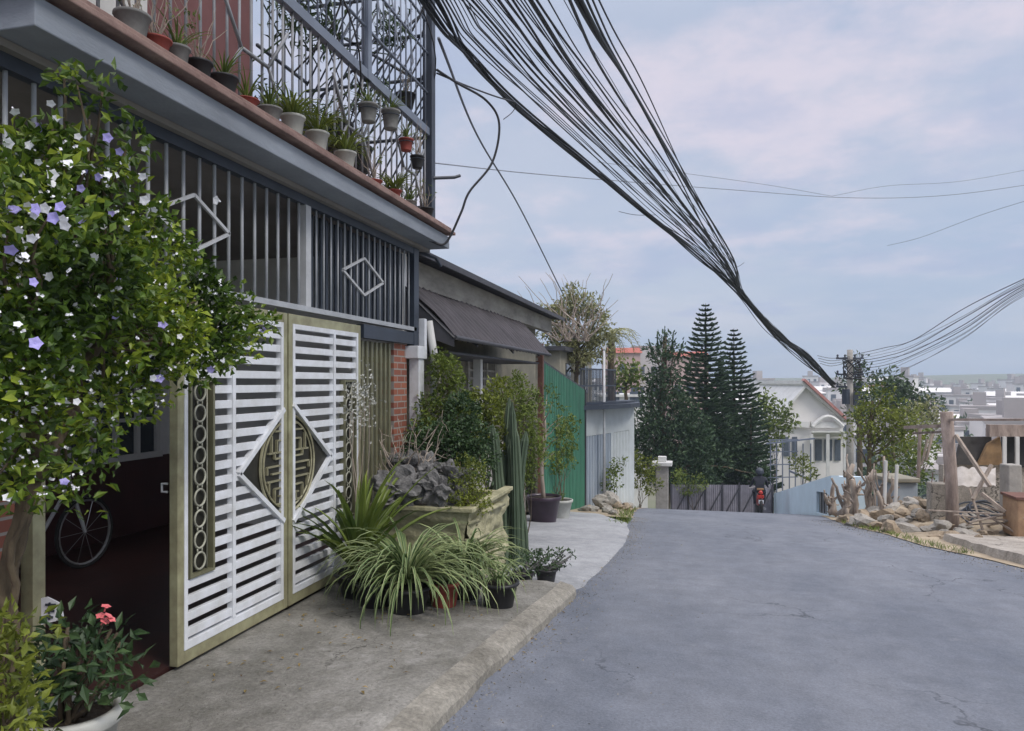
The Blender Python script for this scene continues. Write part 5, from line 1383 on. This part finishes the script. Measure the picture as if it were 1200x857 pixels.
# ------------------------------------------------------------------ rubble, stumps, shack at right
def mound(mb, cx, cy, rx, ry, h, seed):
    def fn(u, v):
        a = u*2*math.pi; r_ = v; x = cx+rx*r_*math.cos(a); y = cy+ry*r_*math.sin(a)
        return (x, y, zg(x, y)+.0+h*(1-sm(r_))*(1+.5*noise.noise(Vector((x*2.2, y*2.2, seed))))+.06*noise.noise(Vector((x*6, y*6, seed))) - .08*sm((r_-.8)*5))
    mb.grid(fn, 48, 12)
mb = MB(); mound(mb, 4.35, 16.3, 1.55, 3.0, .48, 1); mound(mb, 5.3, 14.6, 1.5, 1.2, .35, 2)
tag(mb.build('rubble', M['sandy'], smooth=True), 'heap of tan rubble and soil on the right roadside', 'rubble', kind='stuff')
mb = MB(); mound(mb, 5.7, 12.9, .9, .8, .55, 5)
tag(mb.build('sand_heap', M['orange2'] if 'orange2' in M else M.setdefault('orange2', mat('tan_sand', (.44,.31,.17), .95, scale=3, col2=(.32,.22,.12))), smooth=True), 'tan sand heap beside the timber frame', 'sand heap', kind='stuff')
def rf(rs):
    a = rs.uniform(0,6.28); r_ = math.sqrt(rs.random()); x = 4.3+1.45*r_*math.cos(a); y = 16.2+2.9*r_*math.sin(a); x = max(x, road_edges(y)[1]+.12)
    return x, y, zg(x, y)+.45*(1-sm(r_))
stones(170, rf, 'broken tan stone lying in the rubble heap on the right roadside', 'stones of the rubble heap', [M['stone'], M['stone2']], .07, .19, 70)
def rf2(rs):
    x = rs.uniform(4.2, 6.6); y = rs.uniform(12.6, 15.2); return x, y, zg(x, y)+.12
stones(45, rf2, 'small pale stone scattered on sand before the timber frame', 'stones before the timber frame', [M['stone2'], M['stone']], .04, .11, 90)
# weeds along the right road edge
wd = MB()
for k in range(420):
    y = U(11.5, 17); x = road_edges(y)[1]+abs(random.gauss(.06,.10)); wd.blade((x, y, zg(x, y)+.01), U(0,6.28), U(.05,.14), .012, U(.7,1.5), 1.2, 3, (0,))
tag(wd.build('roadside_weeds', L_mid), 'low green weeds along the right road edge', 'weeds', kind='stuff')
wd = MB()
for k in range(260):
    y = U(13.5, 19.5); x = road_edges(y)[0]-abs(random.gauss(.1,.15)); wd.blade((x, y, zr(y)+.01), U(0,6.28), U(.05,.16), .014, U(.7,1.5), 1.2, 3, (0,))
tag(wd.build('verge_weeds', L_mid), 'low green weeds along the left road edge', 'weeds', kind='stuff')
# stumps and driftwood
def stump(px, py, d, hpx, wpx, lab, seed, lean=0, roots=7):
    rs_ = random.Random(seed); c = at(px, py, d); c.z = zg(c.x, c.y)+.1; h = hpx/F*d; w_ = wpx/F*d/2*.62
    T = thing('tree_stump', lab, 'stump', c)
    mb = MB()
    pts = [c+Vector((lean*t*h+.05*rs_.uniform(-1,1), .05*rs_.uniform(-1,1), h*t)) for t in [0,.15,.35,.6,.8,1]]
    mb.tube(pts, [w_*1.9,w_*1.2,w_*.95,w_*.8,w_*.75,w_*.5], 9)
    for kk in range(3):
        q, rr = branch(c+Vector((rs_.uniform(-1,1)*w_*2, rs_.uniform(-1,1)*w_*2, -.05)), c+Vector((rs_.uniform(-1,1)*w_*4, rs_.uniform(-1,1)*w_*3, h*rs_.uniform(.5,.95))), w_*.6, w_*.3, 8, .18); mb.tube(q, rr, 7)
    for k in range(roots):
        a = rs_.uniform(0,6.28); t = rs_.uniform(.3,1); s_ = c+UP*h*t*.8
        q, rr = branch(s_, s_+Vector((math.cos(a)*w_*3, math.sin(a)*w_*3, h*rs_.uniform(-.1,.45))), w_*.45, w_*.15, 6, .2); mb.tube(q, rr, 6)
    bm_ = mb.build('trunk', M['greywood'], T, smooth=True)
stump(990, 598, 16.6, 62, 14, 'leftmost twisted pale stump above the rubble heap', 1, .12, 7)
stump(1003, 600, 16.2, 45, 13, 'short gnarled stump beside the leftmost twisted one', 2, -.1, 8)
stump(1018, 600, 15.9, 58, 12, 'broad pale stump in middle of the stump row', 3, .05, 7)
stump(1032, 602, 15.6, 75, 8, 'tall thin dead trunk right of the broad stump', 4, .04, 3)
stump(1045, 600, 15.4, 50, 9, 'greyish cut log standing right of the thin dead trunk', 5, -.03, 4)
stump(1040, 610, 14.8, 36, 10, 'short pale sawn trunk leaning before the stump row', 6, -.25, 2)
stump(975, 592, 18.0, 36, 10, 'small dark stump next to the light blue wall', 7, .1, 5)
# thin poles behind
for i, (px, y0_, y1_, lab) in enumerate([(1036,540,605,'thin pale upright pole right of the stumps'),(1049,545,600,'bluish upright pole beside the thin pale one'),(1076,500,560,'thin leaning stick near the concrete pillar')]):
    a = at(px, y1_, 15.2); b_ = at(px+2, y0_, 15.2); mb = MB(); mb.tube([a, b_], .035, 7); tag(mb.build('wooden_pole', M['whitep'] if i != 2 else M['timber']), lab, 'pole')
# leafy trees at right
tree('tree', 'light green tree with thin trunk right of the utility pole', 'tree', at(1017,600,19), at(1022,470,19), .07,
     cpx([(1022,470,18,19),(1035,490,20,19),(1010,500,16,19),(1048,480,14,19),(1025,515,18,19),(1050,510,16,19),(1062,495,12,19),(1035,460,12,19),(1008,480,10,19),(1020,490,22,19),(1040,500,20,19),(1065,480,12,19),(1075,500,16,19.5),(1050,525,18,19),(1000,515,12,19),(1030,535,16,19),(1080,520,12,20)]), 1000, .12, .06, L_yel, shell=.5)
tree('tree', 'dark green feathery tree just behind the utility pole', 'tree', at(1008,600,33), at(1008,430,33), .15,
     cpx([(1003,425,9,33),(1010,440,12,33),(1000,455,13,33),(1015,460,12,33),(990,450,8,33),(1005,478,14,33),(1020,480,12,33),(1030,465,10,33)]), 720, .22, .09, L_dark, shell=.55, up=.5)
tree('tree', 'bushy dark green tree behind the light green one at right', 'tree', at(1045,600,40), at(1045,450,40), .15,
     cpx([(1040,445,12,40),(1052,455,12,40),(1068,460,12,40),(1030,455,10,40),(1060,470,14,40),(1078,475,10,40),(1045,475,14,40),(1085,482,9,40),(1095,470,7,40)]), 600, .3, .13, L_town, shell=.55)
bush_at('bush', 'bright green bush behind the rubble left of the concrete pillar', 'bush', [(1058,540,20,21),(1075,550,16,21),(1045,555,14,21),(1082,530,14,21),(1062,520,14,21),(1090,515,12,22)], 1100, .13, .07, L_mid, at(1062,590,21))
bush_at('bush', 'olive-brown hedge mass behind the timber crossbeams', 'bush', [(1070,490,14,26),(1085,480,12,26),(1100,490,10,26),(1060,500,12,26),(1090,500,12,26)], 850, .18, .08, L_palm, at(1080,560,26))
# blue-grey sheet lying behind rubble
c = at(1060, 582, 16.5); T = thing('water_tank', 'grey-blue low tank with pale lid behind the rubble', 'tank', c)
mb = MB(); mb.prism([at(1046,600,16.5), at(1076,598,16.5), at(1076,566,16.5), at(1046,566,16.5)], FV*.8); mb.build('tank', M['bluesheet'], T, bevel=.03)
mb = MB(); mb.prism([at(1043,566,16.4), at(1079,566,16.4), at(1079,561,16.4), at(1043,561,16.4)], FV*1.0); mb.build('lid', M['beige'], T, bevel=.02)
# concrete pillar
c = at(1099, 603, 13.4); zb = zg(c.x, c.y)
T = thing('concrete_pillar', 'short pale concrete pillar left of the timber frame', 'pillar', (c.x, c.y, zb))
mb = MB(); mb.box(c.x-.15,c.x+.15,c.y-.15,c.y+.15,zb-.1,zb+.92); mb.build('shaft', M['apron'], T, bevel=.02)
mb = MB()
for sx_ in (-.1,.1): mb.tube([(c.x+sx_,c.y,zb+.92),(c.x+sx_+.02,c.y,zb+1.1)], .008, 5)
mb.build('rebar', M['rustpost'], T)
# timber frame / shack
TF = thing('timber_frame', 'weathered timber post and crossbeam of a half-built shack at right edge', 'timber frame', at(1115, 605, 12.9))
mb = MB(); a = at(1116, 612, 12.9); a.z = zg(a.x, a.y)-.1; b_ = at(1109, 483, 12.9); mb.tube([a, a+(b_-a)*.4+RV*.03, b_], [.115,.10,.105], 7); mb.build('post', M['timber'], TF, smooth=True)
mb = MB(); mb.bar(at(1112,492,12.8), at(1240,492,11.8), .04, .04); mb.bar(at(1060,501,13.6), at(1112,499,12.9), .06, .06); mb.bar(at(1070,508,13.6), at(1112,506,12.9), .04); mb.build('beam', M['timber'], TF)
mb = MB(); mb.bar(at(1120,510,12.8), at(1160,570,12.2), .05); mb.build('brace', M['greywood'], TF)
mb = MB(); mb.bar(at(1150,578,12.3), at(1178,600,12.0), .05); mb.build('brace', M['greywood'], TF)
mb = MB(); mb.bar(at(1162,545,12.4), at(1140,585,12.3), .045); mb.build('brace', M['greywood'], TF)
mb = MB(); mb.bar(at(1085,540,13.5), at(1093,508,13.5), .04); mb.build('brace', M['greywood'], TF)
mb = MB(); mb.bar(at(1080,545,13.5), at(1087,515,13.5), .03); mb.build('brace', M['greywood'], TF)
SH = thing('shack', 'makeshift shack with boarded front and dark windows at the right edge', 'shack', at(1185, 600, 14.5))
mb = MB(); mb.prism([at(1160,512,14.2), at(1330,511,14.2), at(1330,499,14.2), at(1160,498,14.2)], FV*.12); mb.build('roof_board', M['timber'], SH)
mb = MB(); mb.prism([at(1120,545,14.4), at(1162,545,14.4), at(1162,512,14.4), at(1128,512,14.4)], FV*.08); mb.build('window', M.setdefault('duskwin', mat('shaded_opening', (.07,.065,.06), .9, var=.5, scale=4)), SH); mb = MB(); mb.prism([at(1176,548,14.4), at(1330,548,14.4), at(1330,512,14.4), at(1176,512,14.4)], FV*.08); mb.build('window', M['dark'], SH)
mb = MB(); mb.prism([at(1146,545,14.3), at(1176,545,14.3), at(1172,512,14.3), at(1158,520,14.3)], FV*.06); mb.build('orange_board', M['orange'], SH)
mb = MB()
for px in (1177,1192,1206): mb.bar(at(px,512,14.1), at(px,548,14.1), .06)
mb.build('frame', M['whitep'], SH)
mb = MB(); mb.prism([at(1105,603,14.5), at(1330,603,14.5), at(1330,545,14.5), at(1105,545,14.5)], FV*.15); mb.build('wall', M['apron'], SH)
mb = MB(); mb.prism([at(1182,608,12.6), at(1198,608,12.6), at(1198,545,12.6), at(1182,545,12.6)], FV*.25)
o = mb.build('concrete_post', M['concrete'], bevel=.02); tag(o, 'grey square concrete post before the shack at right edge', 'post')
c = at(1150, 585, 13.2); c.z = zg(c.x, c.y)+.25
T = thing('wire_coil', 'heap of dark metal hoops leaning before the shack wall', 'hoops', c)
mb = MB()
for k in range(8):
    rr = .34+.03*(k % 3); a0 = U(0,6.28); ce = c+RV*U(-.14,.14)+UP*(.04*k-.05)+FV*U(-.1,.1); tl = U(.25,.5)
    mb.tube([ce+RV*rr*1.1*math.cos(t*math.pi/12)+UP*rr*tl*math.sin(t*math.pi/12)+FV*rr*.6*math.sin(t*math.pi/12+.5) for t in range(24)], .016, 5, closed=True)
mb.build('hoops', M['navy'], T, smooth=True)
o = MB()
def tarp(u, v):
    p = at(1122+44*u, 548+22*v, 13.6-.3*v); return tuple(p+UP*.05*noise.noise(Vector((u*5,v*5,0)))-FV*.05*math.sin(u*9))
o.grid(tarp, 20, 10); o.grid(lambda u, v: tuple(Vector(tarp(u, v))+FV*.01), 20, 10); tag(o.build('tarpaulin', M.setdefault('dustytarp', mat('dusty_tarp', (.50,.47,.44), .9, scale=5, col2=(.34,.31,.28))), smooth=True), 'pale tarpaulin draped above the dark hoops', 'tarpaulin')
c = at(1196, 632, 11.9); c.z = zg(c.x, c.y)+.1
T = thing('metal_box', 'rusty orange metal box cut off by the right edge', 'box', c)
mb = MB(); mb.box(c.x-.12,c.x+.5,c.y-.2,c.y+.4,c.z,c.z+.62); mb.build('box', M['rustbox'] if 'rustbox' in M else M.setdefault('rustbox', mat('rust_tan', (.42,.28,.17), .9, col2=(.26,.16,.10), scale=6)), T, bevel=.02)
mb = MB(); mb.box(c.x-.14,c.x+.52,c.y-.22,c.y+.42,c.z+.62,c.z+.66); mb.build('lid', M['rustpost'], T)
for i in range(9):
    a = at(U(1125,1190), U(600,632), 12.2); a.z = zg(a.x, a.y)+.28+U(0,.2); d = Vector((U(-1,1), U(-.4,.4), U(-.15,.15))).normalized()*U(.3,.7)
    mb = MB(); mb.bar(a-d, a+d, .04, .02); tag(mb.build('plank', M['greywood']), 'loose weathered plank on the sand heap by the timber frame', 'plank', 'planks on the sand heap')

# ------------------------------------------------------------------ distant town
rs = random.Random(5)
def make_far(kind):
    T = thing('house', 'x', 'house', (0,0,0))
    w, dp, h = [(7,8,6.5),(9,8,4.5),(5.5,9,9.5),(12,9,7),(6,7,5)][kind]
    wall = [M['townwhite'], M['towngrey'], M['townwhite'], M['towngrey'], M['townpink']][kind]; roof = [M['townroof'], M['redroof'], M['townroof'], M['townwhite'], M['redroof']][kind]; rh = [0,1.8,0,1.5,1.6][kind]
    mb = MB(); mb.box(-w/2,w/2,-dp/2,dp/2,-5,h); mb.build('wall', wall, T)
    mb = MB()
    if rh: o_ = .4; mb.add([(-w/2-o_,-dp/2-o_,h),(w/2+o_,-dp/2-o_,h),(w/2+o_,dp/2+o_,h),(-w/2-o_,dp/2+o_,h),(-w/2-o_,0,h+rh),(w/2+o_,0,h+rh)], [(0,1,5,4),(2,3,4,5),(1,2,5),(3,0,4),(3,2,1,0)])
    else: mb.box(-w/2-.2,w/2+.2,-dp/2-.2,dp/2+.2,h,h+.5); mb.box(-1,1,-1,1.2,h+.5,h+2.6)
    mb.build('roof', roof, T)
    for fl in range(int(h/3)):
        nk = min(3, int(w/2))
        for k in range(nk):
            x = -w/2+w*(k+.5)/nk; mb = MB(); mb.box(x-.6,x+.6,-dp/2-.05,-dp/2+.01,1+fl*3,2.5+fl*3); mb.build('window', M['townwin'], T)
    return T
LB = {0: 'distant flat-roofed white house in the hazy hillside town', 1: 'distant low grey house with red roof in the hazy town', 2: 'distant tall white tower-like house in the hazy town',
      3: 'distant wide grey block with white roof in the hazy town', 4: 'distant pinkish house with red roof in the hazy town'}
GP = {0: 'flat white houses of the town', 1: 'grey red-roofed houses of the town', 2: 'tall white houses of the town', 3: 'wide grey blocks of the town', 4: 'pinkish houses of the town'}
pro = {}
cnt = 0
spots = []
for i in range(250):
    d = rs.choice([rs.uniform(110,200), rs.uniform(200,330), rs.uniform(300,420)]); px = rs.uniform(870, 1240)
    if rs.random() < .12: px = rs.uniform(700, 870)
    spots.append((px, d))
spots += [(rs.uniform(1040,1230), rs.uniform(75,125)) for _ in range(26)]
spots.sort(key=lambda s_: s_[1])
for (px, d) in spots:
    p = at(px, 448, d); k = rs.choice([0,0,1,2,2,3,4,0]); k = 0 if (d < 135 and k in (1,4)) else k
    if k in pro: T = copy_tree(pro[k])
    else: T = make_far(k); pro[k] = T
    T['label'] = LB[k]; T['group'] = GP[k]
    s_ = rs.uniform(.7,1.15); T.location = (p.x, p.y, gz(p.x, p.y)); T.scale = (s_, s_, s_*rs.uniform(.8,1.15)); T.rotation_euler = (0,0,rs.uniform(-.6,.5))
# town trees
TT = None
for i in range(150):
    d = rs.uniform(70, 400); px = rs.uniform(880, 1240); 
    if i < 50: d = rs.uniform(60, 130)
    p = at(px, 448, d)
    if TT is None:
        TT = thing('tree', 'dark rounded tree among the distant town houses', 'tree', (0,0,0), 'trees of the distant town')
        mb = MB(); mb.tube([(0,0,-1),(0,0,4)], .25, 6); mb.build('trunk', M['bark'], TT)
        mb = MB(); leafcloud(mb, [((0,0,4.5),2.2),((1.3,.4,3.6),1.6),((-1.2,-.3,3.8),1.7),((.2,-.8,5.6),1.4)], 34, .8, .45, shell=.5); mb.build('crown', L_town, TT); T = TT
    else: T = copy_tree(TT)
    T.location = (p.x, p.y, gz(p.x, p.y)-.5); s_ = rs.uniform(.6,1.2); T.scale = (s_, s_, s_*rs.uniform(.8,1.3)); T.rotation_euler = (0,0,rs.uniform(0,6))
# far ridge
mb = MB()
mb.grid(lambda u, v: (-900+2400*u, 620+v*260, -8+(14+10*noise.noise(Vector((u*7,0,3))))*math.sin(math.pi*min(1,v*.999))), 80, 6)
tag(mb.build('hills', M['farland'], smooth=True), kind='structure')

# ------------------------------------------------------------------ haze
mb = MB(); mb.box(-1000,1600,-60,1000,-30,30)
hz = bpy.data.materials.new('haze_air'); hz.use_nodes = True; hn = hz.node_tree.nodes; hn.remove(hn['Principled BSDF'])
pvn = hn.new('ShaderNodeVolumePrincipled'); pvn.inputs['Color'].default_value = (.74,.87,1,1); pvn.inputs['Density'].default_value = .0009; pvn.inputs['Anisotropy'].default_value = .2
hz.node_tree.links.new(pvn.outputs[0], hn['Material Output'].inputs['Volume'])
USE_HAZE = True
if USE_HAZE:
    o = mb.build('haze', hz); tag(o, kind='stuff')

# ------------------------------------------------------------------ world, sun, camera
SUN_EL, SUN_AZ = rad(48), rad(115)      # azimuth clockwise from +Y
w = bpy.data.worlds.new('World'); sc.world = w; w.use_nodes = True; N = w.node_tree.nodes; L = w.node_tree.links
bg = N['Background']; bg.inputs[1].default_value = .1
sky = N.new('ShaderNodeTexSky'); sky.sky_type = 'NISHITA'; sky.sun_disc = False; sky.sun_elevation = SUN_EL; sky.sun_rotation = SUN_AZ; sky.air_density = 1.2; sky.dust_density = 2
tc = N.new('ShaderNodeTexCoord'); sep = N.new('ShaderNodeSeparateXYZ'); L.new(tc.outputs['Generated'], sep.inputs[0])
def math_(op, a, b_=None, c=None, clamp=False):
    n_ = N.new('ShaderNodeMath'); n_.operation = op; n_.use_clamp = clamp
    for i, v in enumerate((a, b_, c)):
        if v is None: continue
        if isinstance(v, (int, float)): n_.inputs[i].default_value = v
        else: L.new(v, n_.inputs[i])
    return n_.outputs[0]
zc = math_('MAXIMUM', sep.outputs[2], 0.0)
# project to a cloud layer
den = math_('ADD', zc, .16)
cx_ = math_('DIVIDE', sep.outputs[0], den); cy_ = math_('DIVIDE', sep.outputs[1], den)
cmb = N.new('ShaderNodeCombineXYZ'); L.new(cx_, cmb.inputs[0]); L.new(cy_, cmb.inputs[1])
def noi(scale, det, off, rough=.6):
    mp = N.new('ShaderNodeMapping'); mp.inputs['Location'].default_value = off; L.new(cmb.outputs[0], mp.inputs[0])
    n_ = N.new('ShaderNodeTexNoise'); n_.inputs['Scale'].default_value = scale; n_.inputs['Detail'].default_value = det; n_.inputs['Roughness'].default_value = rough; L.new(mp.outputs[0], n_.inputs['Vector']); return n_.outputs['Fac']
n1 = noi(1.35, 8, (5.2,2.9,0)); n2 = noi(1.7, 6, (8,4,1)); n3 = noi(.55, 4, (5,9,2))
def ramp(src, p0, p1):
    r_ = N.new('ShaderNodeMapRange'); r_.interpolation_type = 'SMOOTHSTEP'; L.new(src, r_.inputs[0]); r_.inputs[1].default_value = p0; r_.inputs[2].default_value = p1; return r_.outputs[0]
def mixc(f, a, b_, bt='MIX'):
    m_ = N.new('ShaderNodeMix'); m_.data_type = 'RGBA'; m_.blend_type = bt
    if isinstance(f, (int, float)): m_.inputs[0].default_value = f
    else: L.new(f, m_.inputs[0])
    for i, v in ((6, a), (7, b_)):
        if isinstance(v, tuple): m_.inputs[i].default_value = (*v, 1)
        else: L.new(v, m_.inputs[i])
    return m_.outputs[2]
veil = mixc(ramp(n3, .35, .65), (4.5,5.5,7.5), (6.0,6.5,7.9))          # pale blue veil
c1 = mixc(.80, sky.outputs[0], veil)
c2 = mixc(math_('MULTIPLY', math_('MULTIPLY', ramp(n1, .45, .64), ramp(zc, .0, .26)), .7), c1, (8.0,7.2,8.1))      # soft pinkish-white cloud
c3 = mixc(math_('MULTIPLY', ramp(n2, .52, .70), .6), c2, (4.3,5.0,6.9))      # greyer blue patches
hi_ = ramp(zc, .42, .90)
gain = math_('MULTIPLY_ADD', hi_, 1.5, .86)              # zenith boost above the view, added to light the ground; overcast skies brighten upwards
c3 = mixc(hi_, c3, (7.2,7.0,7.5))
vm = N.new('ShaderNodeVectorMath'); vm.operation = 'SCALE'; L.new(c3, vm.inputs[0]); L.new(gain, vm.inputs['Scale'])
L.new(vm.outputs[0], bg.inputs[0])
sl = bpy.data.lights.new('sun', 'SUN'); sl.energy = 1.6; sl.angle = rad(14); sl.color = (1,.95,.87)
so = bpy.data.objects.new('sun', sl); COL.objects.link(so)
sdir = Vector((math.sin(SUN_AZ)*math.cos(SUN_EL), math.cos(SUN_AZ)*math.cos(SUN_EL), math.sin(SUN_EL)))
so.rotation_euler = sdir.to_track_quat('Z', 'Y').to_euler()
cd = bpy.data.cameras.new('camera'); cam = bpy.data.objects.new('camera', cd); COL.objects.link(cam)
cam.location = EYE; cam.rotation_euler = (rad(90), 0, TH); cd.sensor_width = 36; cd.lens = 867/1200*36; cd.shift_y = (448-428.5)/1200; cd.clip_end = 6000; cd.clip_start = .05
sc.camera = cam
sc.view_settings.view_transform = 'Standard'; sc.view_settings.look = 'None'; sc.view_settings.gamma = 1; sc.view_settings.exposure = .24
try: sc.view_settings.use_curve_mapping = False
except Exception: pass
sc.render.engine = 'CYCLES'
sc.cycles.volume_bounces = 0
